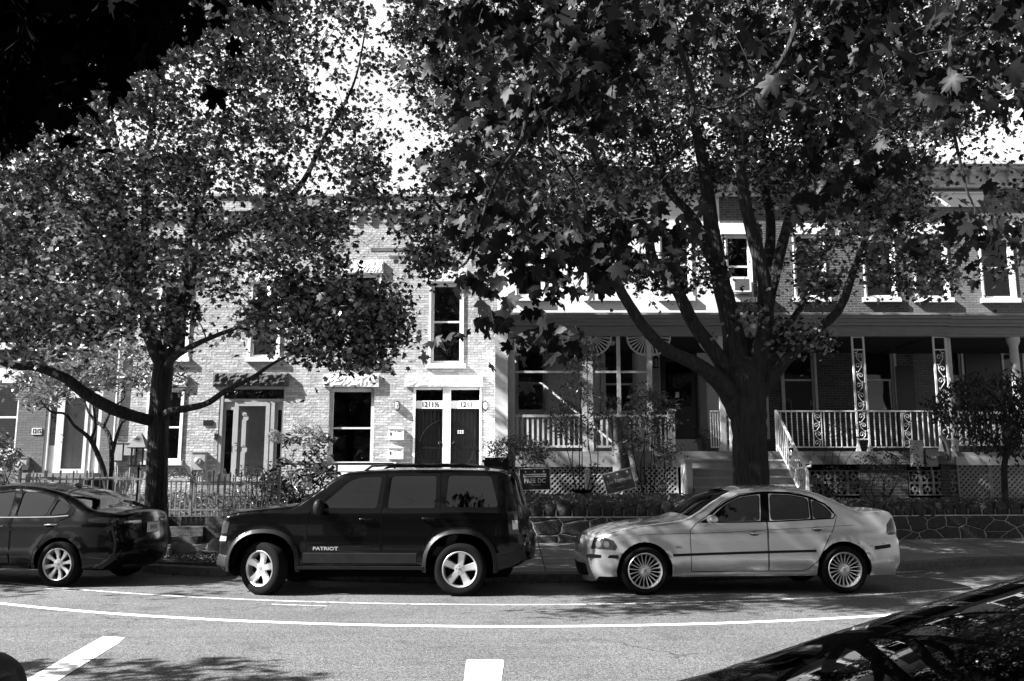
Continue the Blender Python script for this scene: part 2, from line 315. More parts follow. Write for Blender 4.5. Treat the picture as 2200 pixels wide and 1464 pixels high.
mat('lamp_dark', .05, .15, metal=.5, coat=1); mat('near_paint', .002, .12, coat=.25, spec=.2); mat('matt_black', .001, .5, spec=.05)

# ------------------------------------------------------------ street: the kerb line bends gently away at both ends
def bend(x, c=.042, lim=8.0, sl=.25):
    a = abs(x); return c * min(a, lim) ** 2 + sl * max(0, a - lim)
KERB = lambda x: 13.5 + bend(x); WALL = lambda x: 17.6 + bend(x, .02, 9, .05)
XS = [i * .5 for i in range(-90, 91)]
def strip(name, f0, f1, z0, z1, m, xs=XS, skirt=0, kind='structure', parent=None, rows=1, face=True):
    b = MB(); n = len(xs); vs = []
    for x in xs:
        if skirt: vs.append((x, f0(x), z0 - skirt))
        for r in range(rows + 1):
            t = r / rows; vs.append((x, f0(x) * (1 - t) + f1(x) * t, z0 * (1 - t) + z1 * t))
    k = rows + 1 + (1 if skirt else 0); fs = []
    for i in range(n - 1):
        for r in range(k - 1): a = i * k + r; fs.append((a, a + k, a + k + 1, a + 1))
    b.add(vs, fs); o = b.build(name, m, parent)
    if kind: tag(o, kind=kind)
    return o
g = MB(); N = 24; ext = 900
g.quad((-ext, -ext, -.06), (ext, -ext, -.06), (ext, ext, -.06), (-ext, ext, -.06)); tag(g.build('ground', MT['soil']), kind='structure')
strip('road', lambda x: -9.0, lambda x: KERB(x), 0, 0, MT['asphalt'])
strip('kerb', lambda x: KERB(x), lambda x: KERB(x) + .17, .13, .15, MT['kerb_stone'], skirt=.14)
strip('gutter', lambda x: KERB(x) - .32, lambda x: KERB(x) - .001, .004, .012, MT['kerb_stone'])
SWZ = lambda x: .30
strip('sidewalk', lambda x: KERB(x) + .17, lambda x: WALL(x) + .3, .15, .32, MT['concrete'], rows=3)
# joints of the pavement slabs (real grooves would be a few mm: dark strips laid in the joints)
jm = MB()
for i in range(-12, 14):
    x = i * 1.22 + .5; y0 = KERB(x) + .2; y1 = WALL(x) + .25
    z = lambda y: .15 + .17 * (y - KERB(x) - .17) / (WALL(x) + .3 - KERB(x) - .17) + .004
    jm.quad((x - .009, y0, z(y0)), (x + .009, y0, z(y0)), (x + .009 + .02 * i, y1, z(y1)), (x - .009 + .02 * i, y1, z(y1)))
tag(jm.build('sidewalk_joints', MT['gravel_dark']), kind='structure')
strip('sidewalk_joint_line', lambda x: KERB(x) + 1.55, lambda x: KERB(x) + 1.575, .222, .222, MT['gravel_dark'])
# planting strips round the street trees
strip('tree_box', lambda x: KERB(x) + .17, lambda x: KERB(x) + 1.5, .168, .245, MT['soil'], xs=[i * .25 for i in range(-40, -13)])
strip('tree_box', lambda x: KERB(x) + .17, lambda x: KERB(x) + 1.5, .168, .245, MT['soil'], xs=[i * .25 for i in range(9, 24)])
# yards behind the walls
def yard(name, x0, x1, ya, yb, za, zb, m=None):
    xs = [x0 + (x1 - x0) * i / 24 for i in range(25)]; b = MB(); vs = []; fs = []
    for x in xs:
        for r in range(7):
            t = r / 6; vs.append((x, ya(x) * (1 - t) + yb * t, za * (1 - t) + zb * t + random.uniform(-.02, .02)))
    for i in range(24):
        for r in range(6): a = i * 7 + r; fs.append((a, a + 7, a + 8, a + 1))
    b.add(vs, fs); return tag(b.build(name, m or MT['soil'], smooth=60), kind='structure')
yard('front_yard', -16, -.75, lambda x: 18.35, 24.7, .74, 1.15)
yard('front_yard', -.75, 15, lambda x: WALL(x) + .25, 24.7, .88, 1.05)
# painted lines
def line(name, y0, c, wdt, x0, x1, m, label=None):
    xs = [x0 + (x1 - x0) * i / 60 for i in range(61)]
    o = strip(name, lambda x: y0 + bend(x, c) - wdt / 2 + .004 * math.sin(x * 5), lambda x: y0 + bend(x, c) + wdt / 2 + .004 * math.sin(x * 7 + 1), .004, .004, m, xs=xs)
    return o
line('lane_line', 9.5, .046, .13, -12, 12, MT['road_paint'])
line('parking_line', 11.16, .044, .085, -12, 12, MT['thin_paint'])
line('parking_line', 10.83, .044, .05, -2.9, -2.2, MT['thin_paint'])
line('parking_line', 11.0, .044, .04, -6.5, -5.9, MT['thin_paint'])
def dash(pts):
    b = MB(); q = [G(x, y, .004) for x, y in pts]; b.add(q, [tuple(range(len(q)))]); return tag(b.build('crossing_stripe', MT['road_paint']), kind='structure')
dash([(20, 1480), (222, 1367), (268, 1370), (258, 1380), (95, 1480)]); dash([(992, 1500), (1002, 1419), (1006, 1417), (1079, 1417), (1083, 1421), (1071, 1500)])

# ------------------------------------------------------------ house helpers
FY = 24.7; PY = 21.0
def wall(name, x0, x1, z0, z1, Y, ops, m, parent, depth=.22):
    xs = sorted({x0, x1} | {o[0] for o in ops} | {o[1] for o in ops}); zs = sorted({z0, z1} | {o[2] for o in ops} | {o[3] for o in ops})
    xs = [x for x in xs if x0 - 1e-6 <= x <= x1 + 1e-6]; zs = [z for z in zs if z0 - 1e-6 <= z <= z1 + 1e-6]
    inside = lambda x, z: any(o[0] < x < o[1] and o[2] < z < o[3] for o in ops)
    b = MB()
    for i in range(len(xs) - 1):
        for j in range(len(zs) - 1):
            if not inside((xs[i] + xs[i + 1]) / 2, (zs[j] + zs[j + 1]) / 2):
                b.quad((xs[i], Y, zs[j]), (xs[i + 1], Y, zs[j]), (xs[i + 1], Y, zs[j + 1]), (xs[i], Y, zs[j + 1]))
    for a, c, d, e in ops:
        y2 = Y + depth
        b.quad((a, Y, d), (a, y2, d), (a, y2, e), (a, Y, e)); b.quad((c, Y, d), (c, Y, e), (c, y2, e), (c, y2, d))
        b.quad((a, Y, e), (a, y2, e), (c, y2, e), (c, Y, e)); b.quad((a, Y, d), (c, Y, d), (c, y2, d), (a, y2, d))
    D = Y + 9
    b.quad((x0, D, z0), (x0, Y, z0), (x0, Y, z1), (x0, D, z1)); b.quad((x1, Y, z0), (x1, D, z0), (x1, D, z1), (x1, Y, z1))
    b.quad((x1, D, z0), (x0, D, z0), (x0, D, z1), (x1, D, z1))
    return b.build(name, m, parent)
def window(op, parent, Y=FY, fm='white_paint', rail=.5, fw=.075, rec=.10, case=.0, blind=0, sill=None, gm='window_glass', shade=0, label=None):
    a, c, d, e = op; b = MB(); y0 = Y + rec - .05; y1 = Y + rec
    if case:
        for q in ((a - case, a + .01, d, e + case), (c - .01, c + case, d, e + case), (a + .01, c - .01, e, e + case)): b.box(q[0], q[1], Y - .035, Y + .003, q[2], q[3])
    b.box(a, a + fw, y0, y1, d, e); b.box(c - fw, c, y0, y1, d, e); b.box(a + fw, c - fw, y0, y1, e - fw, e); b.box(a + fw, c - fw, y0, y1, d, d + fw)
    zr = d + (e - d) * rail
    if rail: b.box(a + fw, c - fw, y0 + .008, y1 + .02, zr - .025, zr + .025)
    o = b.build('window', MT[fm], parent)
    if label: o['label'] = label
    g = MB(); g.quad((a + fw, y1 - .012, d + fw), (c - fw, y1 - .012, d + fw), (c - fw, y1 - .012, e - fw), (a + fw, y1 - .012, e - fw)); g.build('pane', MT[gm], o)
    if blind:
        s = MB(); z = e - fw - .02; zb = zr if blind == 1 else d + fw
        while z > zb: s.box(a + fw + .01, c - fw - .01, y1 + .05, y1 + .075, z - .028, z); z -= .045
        s.build('blind', MT['grey_paint'], o)
    if shade:
        s = MB(); s.box(a + fw + .01, c - fw - .01, y1 + .04, y1 + .05, e - (e - d) * shade, e - fw); s.build('blind', MT['curtain'], o)
    if sill:
        s = MB(); s.box(a - .1, c + .1, Y - .10, Y + .004, d - .13, d); s.build('sill', MT[sill], o)
    return o
def lintel(px, parent, m, proud=.07, rough=.0, Y=FY, flare=0):
    a, c, d, e = RC(*px, Y); b = MB()
    if flare: b.prism([(a + flare, d), (c - flare, d), (c, e), (a, e)], Y - proud, Y + .002)
    elif rough:
        n = 26; vs = []; fs = []; K = 6
        for i in range(n + 1):
            for j in range(K + 1):
                edge = i in (0, n) or j in (0, K)
                vs.append((a + (c - a) * i / n, Y - proud - (0 if edge else random.uniform(0, rough)), d + (e - d) * j / K))
        for i in range(n):
            for j in range(K): q = i * (K + 1) + j; fs.append((q, q + K + 1, q + K + 2, q + 1))
        b.add(vs, fs)
        b.box(a, c, Y - proud + .002, Y + .002, d, e)
    else: b.box(a, c, Y - proud, Y + .002, d, e)
    return b.build('lintel', MT[m], parent)
def roof(x0, x1, z, parent, Y=FY, m='tar'):
    b = MB(); b.box(x0, x1, Y + .2, Y + 9, z - .35, z - .2); return b.build('roof', MT[m], parent)
def meter(px, parent, Y=FY, label='x', m='meter_grey', dial=True):
    a, c, d, e = RC(*px, Y); r = empty('electricity_meter', ((a + c) / 2, Y, d), label, 'electricity meter', 'electricity meters on the house fronts')
    b = MB(); b.box(a, c, Y - .16, Y - .002, d, e); b.box(a - .01, c + .01, Y - .18, Y - .002, e, e + .02); b.build('box', MT[m], r)
    w_ = c - a
    if dial:
        M = Matrix.Translation(((a + c) / 2, Y - .16, e - w_ * .62)) @ Matrix.Rotation(R(90), 4, 'X')
        b = MB(); b.lathe([(0, .11), (w_ * .18, .10), (w_ * .25, .06), (w_ * .27, .0)], 20, M); b.build('dial', MT['lamp_glass'], r, smooth=50)
    b = MB(); b.tube([((a + c) / 2, Y - .08, d), ((a + c) / 2 + .03, Y - .08, d - .25), ((a + c) / 2 + .02, Y - .06, d - .6)], .022, 8); b.build('conduit', MT[m], r)
    return r
def storm_door(x0, x1, z0, z1, Y, parent, fm='grey_paint', dm='door_grey', fw=.10, knob=-1, panels=True):
    b = MB(); b.box(x0, x0 + fw, Y - .04, Y, z0, z1); b.box(x1 - fw, x1, Y - .04, Y, z0, z1); b.box(x0 + fw, x1 - fw, Y - .04, Y, z1 - fw, z1); b.box(x0 + fw, x1 - fw, Y - .04, Y, z0, z0 + fw * 1.3)
    o = b.build('storm_door', MT[fm], parent)
    d = MB(); d.box(x0 + .02, x1 - .02, Y + .10, Y + .14, z0, z1 - .03)
    if panels:
        w_ = (x1 - x0 - 2 * fw); h = z1 - z0
        for cx in (x0 + fw + w_ * .27, x1 - fw - w_ * .27):
            for (q0, q1) in ((.08, .38), (.44, .78), (.83, .93)):
                for t in (0, 1):
                    i = .0 + t * .03
                    d.box(cx - w_ * .18 + i, cx + w_ * .18 - i, Y + .10 - .008 - t * .006, Y + .1 - t * .006, z0 + h * q0 + i, z0 + h * q1 - i)
    d.build('door', MT[dm], parent)
    g = MB(); g.quad((x0 + fw, Y - .02, z0 + fw * 1.3), (x1 - fw, Y - .02, z0 + fw * 1.3), (x1 - fw, Y - .02, z1 - fw), (x0 + fw, Y - .02, z1 - fw)); g.build('pane', MT['clear_glass'], o)
    hx = x0 + fw * .5 if knob < 0 else x1 - fw * .5; zc = z0 + (z1 - z0) * .45
    k = MB(); k.tube([(hx, Y - .04, zc - .11), (hx, Y - .09, zc - .08), (hx, Y - .09, zc + .06), (hx, Y - .04, zc + .1)], .012, 6)
    k.bar((hx, Y - .08, zc), (hx + .1 * (-knob), Y - .08, zc), .02); k.build('handle', MT['chrome'], o)
    return o

# ------------------------------------------------------------ house 1215 (far left, grey brick)
Z0 = .3
ZT = P(0, 430, FY).z
xa = P(-500, 850, FY).x; xb = P(252, 850, FY).x; xc = P(638, 850, FY).x; xd = P(1068, 850, FY).x
h = empty('brick_house', ((xa + xb) / 2, FY, Z0), 'grey brick row house numbered 1215 at the left edge, behind the magnolia', 'house')
w1 = RC(-25, 826, 38, 968, FY); w2 = RC(-5, 598, 55, 742, FY); dr = RC(97, 812, 217, 1017, FY); w3 = RC(130, 610, 185, 742, FY)
wall('wall', xa, xb, Z0, ZT, FY, [w1, w2, dr, w3], MT['brick_grey'], h)
window(w1, h, blind=2, sill='off_white', fw=.06); window(w2, h, blind=1, sill='off_white'); window(w3, h, sill='off_white')
lintel((-45, 792, 52, 824), h, 'off_white', .08); lintel((-15, 575, 62, 598), h, 'off_white', .08); lintel((84, 786, 228, 812), h, 'dark_stone', .1, .05); lintel((122, 588, 194, 610), h, 'off_white', .08)
roof(xa, xb, ZT, h)
b = MB(); a, c, d, e = dr; yy = FY + .10
zt = P(0, 845, FY).z
b.box(a, a + .10, yy - .08, yy, d, e); b.box(c - .10, c, yy - .08, yy, d, e); b.box(a + .1, c - .1, yy - .08, yy, zt - .03, zt + .05); b.box(a + .1, c - .1, yy - .08, yy, e - .08, e)
m0, m1 = RC(128, 845, 187, 1017, FY)[:2]
b.box(m0 - .12, m0 - .005, yy - .08, yy, d, zt - .03); b.box(m1 + .005, m1 + .12, yy - .08, yy, d, zt - .03)
for q0, q1 in ((a + .1, m0 - .12), (m1 + .12, c - .1)): b.box(q0, q1, yy - .03, yy, d, d + .75)
fr = b.build('door_frame', MT['off_white'], h)
for q0, q1, q2, q3 in ((a + .1, m0 - .12, d + .7, zt), (m1 + .12, c - .1, d + .7, zt), (a + .1, c - .1, zt, e - .08)): b = MB(); b.box(q0, q1, yy - .02, yy - .01, q2, q3); b.build('pane', MT['tinted_glass'], fr)
storm_door(m0, m1, d, zt - .04, yy - .06, h, 'off_white', 'door_grey', .09)
s = MB(); s.box(a - .2, c + .2, FY - .9, FY, d - .16, d); s.box(a - .1, c + .1, FY - 1.25, FY - .9, d - .34, d - .17); s.build('door_step', MT['concrete'], h)
q = RC(69, 920, 90, 934, FY); s = MB(); s.box(q[0], q[1], FY - .02, FY - .002, q[2], q[3]); pl = s.build('number_plate', MT['sign_white'], h)
text_mesh('1215', .17, face_cam((q[0] + q[1]) / 2, FY - .024, (q[2] + q[3]) / 2), 'digits', MT['sign_black'], pl, bold=.004, sx=.72)
# ------------------------------------------------------------ house 1213 (painted pale brick)
h = empty('brick_house', ((xb + xc) / 2, FY, Z0), 'pale painted brick row house with the dark rough stone lintel over its grey door', 'house')
w1 = RC(318, 838, 389, 990, FY); dr = RC(468, 832, 609, 1036, FY); w2 = RC(345, 610, 405, 768, FY); w3 = RC(540, 610, 600, 768, FY)
wall('wall', xb, xc, Z0, ZT, FY, [w1, w2, dr, w3], MT['brick_pale'], h)
window(w1, h, sill='off_white', rail=.47, case=.05, fw=.06); window(w2, h, sill='white_paint', case=.05); window(w3, h, sill='white_paint', case=.05)
lintel((305, 806, 404, 832), h, 'pale_stone', .08, .02); lintel((330, 582, 418, 608), h, 'pale_stone', .08, .02); lintel((527, 582, 614, 608), h, 'pale_stone', .08, .02)
lintel((460, 803, 621, 831), h, 'dark_stone', .11, .09)
roof(xb, xc, ZT, h)
a, c, d, e = dr; b = MB(); yy = FY + .10; zt = P(0, 861, FY).z; m0, m1 = RC(501, 862, 577, 1036, FY)[:2]
b.box(a, a + .10, FY + .01, yy, d, e); b.box(c - .035, c, FY + .01, yy, d, e); b.box(a + .1, c - .035, yy - .08, yy, zt - .03, zt + .05); b.box(a + .1, c - .035, yy - .08, yy, e - .06, e)
b.box(m1 + .005, m1 + .13, yy - .10, yy, d, zt - .03)
for q0, q1 in ((a + .1, m0 - .005), (m1 + .13, c - .035)):
    b.box(q0, q1, yy - .03, yy, d, d + .22); b.box(q0, q1, yy - .03, yy, zt - .25, zt - .03); b.box(q0, q0 + .08, yy - .03, yy, d + .22, zt - .25); b.box(q1 - .05, q1, yy - .03, yy, d + .22, zt - .25)
fr = b.build('door_frame', MT['grey_paint'], h)
for q0, q1, q2, q3 in ((a + .1, m0 - .005, d + .2, zt), (m1 + .13, c - .035, d + .2, zt), (a + .1, c - .035, zt, e - .05)): b = MB(); b.box(q0, q1, yy - .02, yy - .012, q2, q3); b.build('pane', MT['tinted_glass'], fr)
storm_door(m0, m1, d, zt - .04, yy - .07, h, 'grey_paint', 'door_grey', .11)
s = MB(); s.box(a - .1, c + .1, FY - .7, FY, d - .17, d - .01); s.box(a - .1, c + .1, FY - 1.05, FY - .7, d - .36, d - .18); s.build('door_step', MT['concrete'], h)
q = RC(437, 903, 457, 914, FY); s = MB(); s.box(q[0], q[1], FY - .03, FY - .002, q[2], q[3]); s.build('plaque', MT['black_paint'], h)
q = RC(464, 932, 468, 945, FY); s = MB(); s.box(q[0] - .03, q[1], FY - .05, FY - .002, q[2], q[3]); s.build('doorbell', MT['black_paint'], h)
b = MB(); b.tube([(xb + .03, FY - .06, P(0, 480, FY).z), (xb + .03, FY - .06, 1.0)], .04, 8); b.build('downpipe', MT['off_white'], h, smooth=50)
# ------------------------------------------------------------ house 1211
h = empty('brick_house', ((xc + xd) / 2, FY, Z0), 'pale painted brick row house with twin black gated doors numbered 1211', 'house')
w1 = RC(706, 834, 803, 1000, FY); dr = RC(887, 833, 1034, 1015, FY); w2 = RC(925, 608, 994, 782, FY); w3 = RC(750, 590, 815, 770, FY)
wall('wall', xc, xd, Z0, ZT, FY, [w1, w2, dr, w3], MT['brick_pale'], h)
window(w1, h, fm='off_white', fw=.10, rail=.48, rec=.14, sill='pale_stone'); window(w2, h, fw=.09, rail=.52, rec=.14, sill='white_paint', case=.03, gm='window_glass'); window(w3, h, sill='white_paint', case=.04)
lintel((697, 806, 814, 832), h, 'bright_stone', .09, .025); lintel((872, 807, 1037, 832), h, 'bright_stone', .09, .025); lintel((918, 579, 1004, 606), h, 'bright_stone', .08, .015); lintel((742, 562, 824, 588), h, 'bright_stone', .08, .015)
roof(xc, xd, ZT, h)
a, c, d, e = dr; yy = FY + .08; b = MB(); cx0, cx1 = RC(951, 833, 968, 1015, FY)[:2]; zt = P(0, 861, FY).z; zn = P(0, 878, FY).z
b.box(a, a + .06, FY - .02, yy, d, e); b.box(c - .05, c, FY - .02, yy, d, e); b.box(cx0, cx1, FY - .02, yy, d, e); b.box(a + .06, cx0, yy - .05, yy, zn, zt); b.box(cx1, c - .05, yy - .05, yy, zn, zt)
b.box(a + .06, cx0, yy - .05, yy, e - .06, e); b.box(cx1, c - .05, yy - .05, yy, e - .06, e)
for k in range(4): b.box(cx0 + .05 + k * .045, cx0 + .065 + k * .045, FY - .035, FY - .02, zt + .02, e - .03)
fr = b.build('door_frame', MT['white_paint'], h)
b = MB(); b.box(a + .06, cx0, yy - .02, yy - .01, zt, e - .06); b.box(cx1, c - .05, yy - .02, yy - .01, zt, e - .06); b.build('pane', MT['tinted_glass'], fr)
for t, x0, x1 in (('1211½', a + .06, cx0), ('1211', cx1, c - .05)):
    text_mesh(t, .20, face_cam((x0 + x1) / 2 + .03, yy - .056, (zn + zt) / 2), 'digits', MT['sign_black'], fr, bold=.004, sx=.9)
for k, (x0, x1) in enumerate(((a + .06, cx0), (cx1, c - .05))):
    dd = MB(); dd.box(x0 + .01, x1 - .01, yy + .08, yy + .12, d, zn); dd.build('door', MT['black_door'], h)
    gt = MB(); gy = yy - .06
    for xx in (x0 + .02, x1 - .02): gt.box(xx - .02, xx + .02, gy - .02, gy + .02, d, zn - .01)
    for zz in (d + .1, d + (zn - d) * .38, zn - .03): gt.box(x0, x1, gy - .015, gy + .015, zz - .02, zz + .02)
    for i in range(1, 7): xx = x0 + (x1 - x0) * i / 7; gt.box(xx - .008, xx + .008, gy - .01, gy + .01, d + .1, zn - .03)
    cxx = (x0 + x1) / 2 + (.18 if k == 0 else -.18); r_ = .78; zc = d + .70
    pts = []
    for i in range(33):
        an = PI / 2 + PI * i / 32 if k == 0 else PI / 2 - PI * i / 32
        pts.append((max(x0 + .02, min(x1 - .02, cxx + .35 * (1 if k == 0 else -1) + r_ * math.cos(an))), gy - .02, zc + r_ * math.sin(an) * .95))
    gt.tube(pts, .006, 5)
    gate = gt.build('security_gate', MT['iron_black'], h)
    ms = MB(); u = .05
    for sgn in (1, -1):
        for i in range(-30, 60):
            ax = x0 + i * u; p0 = None
            for t in range(0, 33):
                zz = zc - .70 + t * .044; xx = ax + sgn * (t * .022) + (0 if sgn > 0 else .0)
                ok = x0 + .03 < xx < x1 - .03 and ((xx - (cxx + .35 * (1 if k == 0 else -1))) / r_) ** 2 + ((zz - zc) / (r_ * .95)) ** 2 < 1
                if ok and p0 is None: p0 = (xx, gy - .012, zz)
                if (not ok or t == 32) and p0 is not None:
                    if (Vector(p0) - Vector((xx, gy - .012, zz))).length > .05: ms.bar(p0, (xx, gy - .012, zz), .003)
                    p0 = None
    ms.build('mesh_screen', MT['iron_black'], gate)
    kb = MB(); kx = x1 - .08 if k == 0 else x0 + .08
    kb.lathe([(0, .06), (.04, .055), (.05, .02), (.03, 0)], 14, Matrix.Translation((kx, gy - .02, d + .80)) @ Matrix.Rotation(R(90), 4, 'X')); kb.build('knob', MT['chrome'], gate, smooth=50)
q = RC(983, 924, 996, 932, FY); s = MB()
for i in range(3):
    for j in range(3): s.box(q[0] + i * .06, q[0] + i * .06 + .045, yy - .095, yy - .09, q[2] + j * .035, q[2] + j * .035 + .02)
s.build('notice', MT['sign_white'], h)
s = MB(); s.box(a - .3, c + .3, FY - 1.0, FY, d - .17, d - .01); s.build('door_step', MT['concrete'], h)
# corbels and coping of the two pale houses
for (x0, x1) in ((xb, xc), (xc, xd)):
    hh = h if x0 == xc else [o for o in bpy.data.objects if o.name == 'brick_house.001'][0]
    b = MB(); z0 = P(0, 480, FY).z; z1 = P(0, 456, FY).z
    x = x0 + .12
    k = 0
    while x < x1 - .15:
        if k % 2 == 0: b.box(x, x + .11, FY - .09, FY + .002, z1 - .10, z1); b.box(x, x + .11, FY - .06, FY + .002, z0, z1 - .10)
        else: b.box(x, x + .11, FY - .06, FY + .002, z1 - .12, z1)
        x += .215; k += 1
    b.box(x0 + .01, x1 - .01, FY - .11, FY + .002, z1, z1 + .16); b.box(x0 + .005, x1 - .005, FY - .16, FY + .25, z1 + .42, z1 + .5); b.box(x0 + .01, x1 - .01, FY - .11, FY + .002, z1 + .16, z1 + .42)
    b.build('cornice', MT['brick_pale'], hh)
b = MB(); q = RC(797, 533, 918, 540, FY); b.box(q[0], q[1], FY - .015, FY + .002, q[2], q[3]); q = RC(836, 549, 864, 554, FY); b.box(q[0], q[1], FY - .012, FY + .002, q[2], q[3]); b.build('wall_patch', MT['brick_grey'], h)
# wall lamps, mailboxes, meters
def wall_lamp(px, label):
    a, c, d, e = RC(*px, FY); r = empty('wall_lamp', ((a + c) / 2, FY, d), label, 'wall lamp', 'oval bulkhead lamps beside the twin doors')
    M = Matrix.Translation(((a + c) / 2, FY - .002, (d + e) / 2)) @ Matrix.Rotation(R(90), 4, 'X') @ Matrix.Diagonal((.55, 1, 1, 1)); H = (e - d) / 2
    b = MB(); b.lathe([(H, 0), (H, .07), (H * .8, .10)], 20, M); b.build('housing', MT['black_paint'], r, smooth=50)
    b = MB(); b.lathe([(H * .78, .085), (H * .6, .13), (0, .15)], 20, M); b.build('glass', MT['sign_white'], r, smooth=60)
    b = MB(); b.box((a + c) / 2 - .05, (a + c) / 2 + .05, FY - .165, FY - .155, (d + e) / 2 - .008, (d + e) / 2 + .008); b.build('guard', MT['black_paint'], r)
wall_lamp((847, 862, 861, 884), 'oval black wall lamp left of the twin gated doors, above the mailboxes')
wall_lamp((1036, 862, 1050, 884), 'oval black wall lamp right of the twin gated doors')
def mailbox(px, label):
    a, c, d, e = RC(*px, FY); r = empty('mailbox', ((a + c) / 2, FY, d), label, 'mailbox', 'white mailboxes beside the doors'); W_ = c - a; H = e - d
    poly = [(a, d), (c, d), (c, e - .04)] + [(c - W_ * t / 8, e - .04 + .05 * math.sin(PI * t / 8)) for t in range(1, 8)] + [(a, e - .04)]
    b = MB(); b.prism(poly, FY - .14, FY - .002); b.build('body', MT['white_paint'], r)
    poly = [(a - .012, e - .05), (c + .012, e - .05)] + [(c + .012 - (W_ + .024) * t / 8, e - .028 + .055 * math.sin(PI * t / 8)) for t in range(0, 9)]
    b = MB(); b.prism(poly, FY - .16, FY - .141); b.build('lid', MT['off_white'], r)
    b = MB(); b.box(a + W_ * .12, a + W_ * .2, FY - .147, FY - .141, d + H * .35, d + H * .6); b.box(a + W_ * .6, a + W_ * .85, FY - .147, FY - .141, d + H * .66, d + H * .70); b.box(a + W_ * .43, a + W_ * .49, FY - .147, FY - .141, d + H * .62, d + H * .68); b.build('lock', MT['black_paint'], r)
mailbox((836, 919, 868, 946), 'upper white mailbox on the pale brick wall'); mailbox((835, 960, 867, 987), 'lower white mailbox on the pale brick wall')
meter((415, 973, 444, 1010), None, label='grey electricity meter with round dial between window and grey door')
meter((40, 984, 63, 1010), None, label='electricity meter low on the grey brick wall under number 1215')
meter((245, 952, 268, 990), None, label='tall grey meter box beside the downpipe, behind the small tree', dial=False)
meter((272, 953, 293, 979), None, label='shorter grey meter box just right of the taller one', dial=False)

# ------------------------------------------------------------ the three porch houses
xA0 = P(1068, 640, FY).x; xA1 = P(1552, 640, FY).x; xB1 = P(1952, 640, FY).x; xC1 = P(2500, 640, FY).x
ZP = P(0, 970, PY).z               # porch floor
ZC = P(0, 672, PY - .35).z         # top of the porch cornice
ZTA = P(0, 372, FY).z; ZTC = P(0, 346, FY - .35).z
def cornice_top(x0, x1, parent, zt, m='off_white'):
    b = MB(); b.box(x0, x1, FY - .45, FY + .1, zt - .12, zt); b.box(x0, x1, FY - .30, FY + .002, zt - .20, zt - .12); b.box(x0, x1, FY - .06, FY + .002, zt - .62, zt - .2); b.box(x0, x1, FY - .12, FY + .002, zt - .70, zt - .62)
    x = x0 + .25
    while x < x1 - .2:
        b.box(x, x + .15, FY - .26, FY - .062, zt - .36, zt - .2); b.box(x, x + .15, FY - .16, FY - .062, zt - .58, zt - .36); x += .55
    b.build('cornice', MT[m], parent)
h = empty('porch_house', ((xA0 + xA1) / 2, FY, Z0), 'white painted brick row house with lattice-skirted timber porch', 'house', 'porch houses'); HA = h
up = [RC(1109, 500, 1168, 637, FY), RC(1259, 500, 1328, 637, FY), RC(1418, 500, 1484, 637, FY)]
lo = [RC(1108, 738, 1172, 886, FY), RC(1296, 740, 1366, 888, FY)]; dA = RC(1419, 736, 1500, 944, FY)
wall('wall', xA0, xA1, Z0, ZTA, FY, up + lo + [dA], MT['brick_white'], h)
for o in up: window(o, h, case=.03, rail=.5, shade=.0 if o is up[1] else .5)
for o in lo: window(o, h, fm='off_white', case=.07, rail=.42, blind=1, sill='off_white')
for o in up:
    b = MB(); b.box(o[0] - .12, o[1] + .12, FY - .07, FY + .002, o[3] + .01, o[3] + .3); b.build('lintel', MT['white_paint'], h)
    b = MB(); b.box(o[0] - .08, o[1] + .08, FY - .09, FY + .002, o[2] - .14, o[2] - .005); b.build('sill', MT['white_paint'], h)
roof(xA0, xA1, ZTA, h); cornice_top(xA0, xA1, h, ZTA)
a, c, d, e = dA; b = MB(); zt = P(0, 762, FY).z
b.box(a, a + .05, FY + .02, FY + .10, d, e); b.box(c - .05, c, FY + .02, FY + .1, d, e); b.box(a + .05, c - .05, FY + .02, FY + .10, zt - .03, zt + .03); fr = b.build('door_frame', MT['black_paint'], h)
b = MB(); b.box(a + .05, c - .05, FY + .07, FY + .1, d, zt - .03); dd = b.build('door', MT['black_door'], h)
b = MB(); b.box(a + .17, c - .17, FY + .055, FY + .065, d + .9, zt - .2); b.box(a + .05, c - .05, FY + .05, FY + .06, zt + .03, e); b.build('pane', MT['tinted_glass'], dd)
b = MB(); b.box(a + .42, a + .52, FY + .045, FY + .052, d + 1.15, d + 1.3); b.build('notice', MT['sign_white'], dd)
b = MB()
for x0_, x1_ in ((a - .22, a - .02), (c + .02, c + .22)): b.box(x0_, x1_, FY - .06, FY + .002, ZP, ZC - .75)
b.build('pilaster', MT['porch_paint'], h)

h = empty('porch_house', ((xA1 + xB1) / 2, FY, Z0), 'dark brick row house with white scrolled iron porch posts', 'house', 'porch houses'); HB = h
upB = [RC(1560, 505, 1614, 640, FY), RC(1706, 505, 1772, 640, FY), RC(1856, 514, 1922, 640, FY)]
loB = [RC(1682, 742, 1750, 886, FY), RC(1858, 742, 1922, 886, FY)]; dB = RC(1585, 738, 1642, 944, FY)
wall('wall', xA1, xB1, Z0, ZTA, FY, upB + loB + [dB], MT['brick_dark'], h)
for o in upB: window(o, h, case=.02, sill='white_paint', fw=.08)
for o in loB: window(o, h, fm='off_white', case=.06, rail=.48, fw=.06, shade=.93)
for o in upB: b = MB(); b.box(o[0] - .12, o[1] + .12, FY - .07, FY + .002, o[3] + .01, o[3] + .32); b.build('lintel', MT['white_paint'], h)
roof(xA1, xB1, ZTA, h); cornice_top(xA1, xB1, h, ZTA)
a, c, d, e = dB; b = MB(); zt = P(0, 765, FY).z
b.box(a - .1, a + .05, FY - .02, FY + .10, d, e + .08); b.box(c - .05, c + .1, FY - .02, FY + .1, d, e + .08); b.box(a + .05, c - .05, FY + .02, FY + .10, zt - .03, zt + .03); b.build('door_frame', MT['off_white'], h)
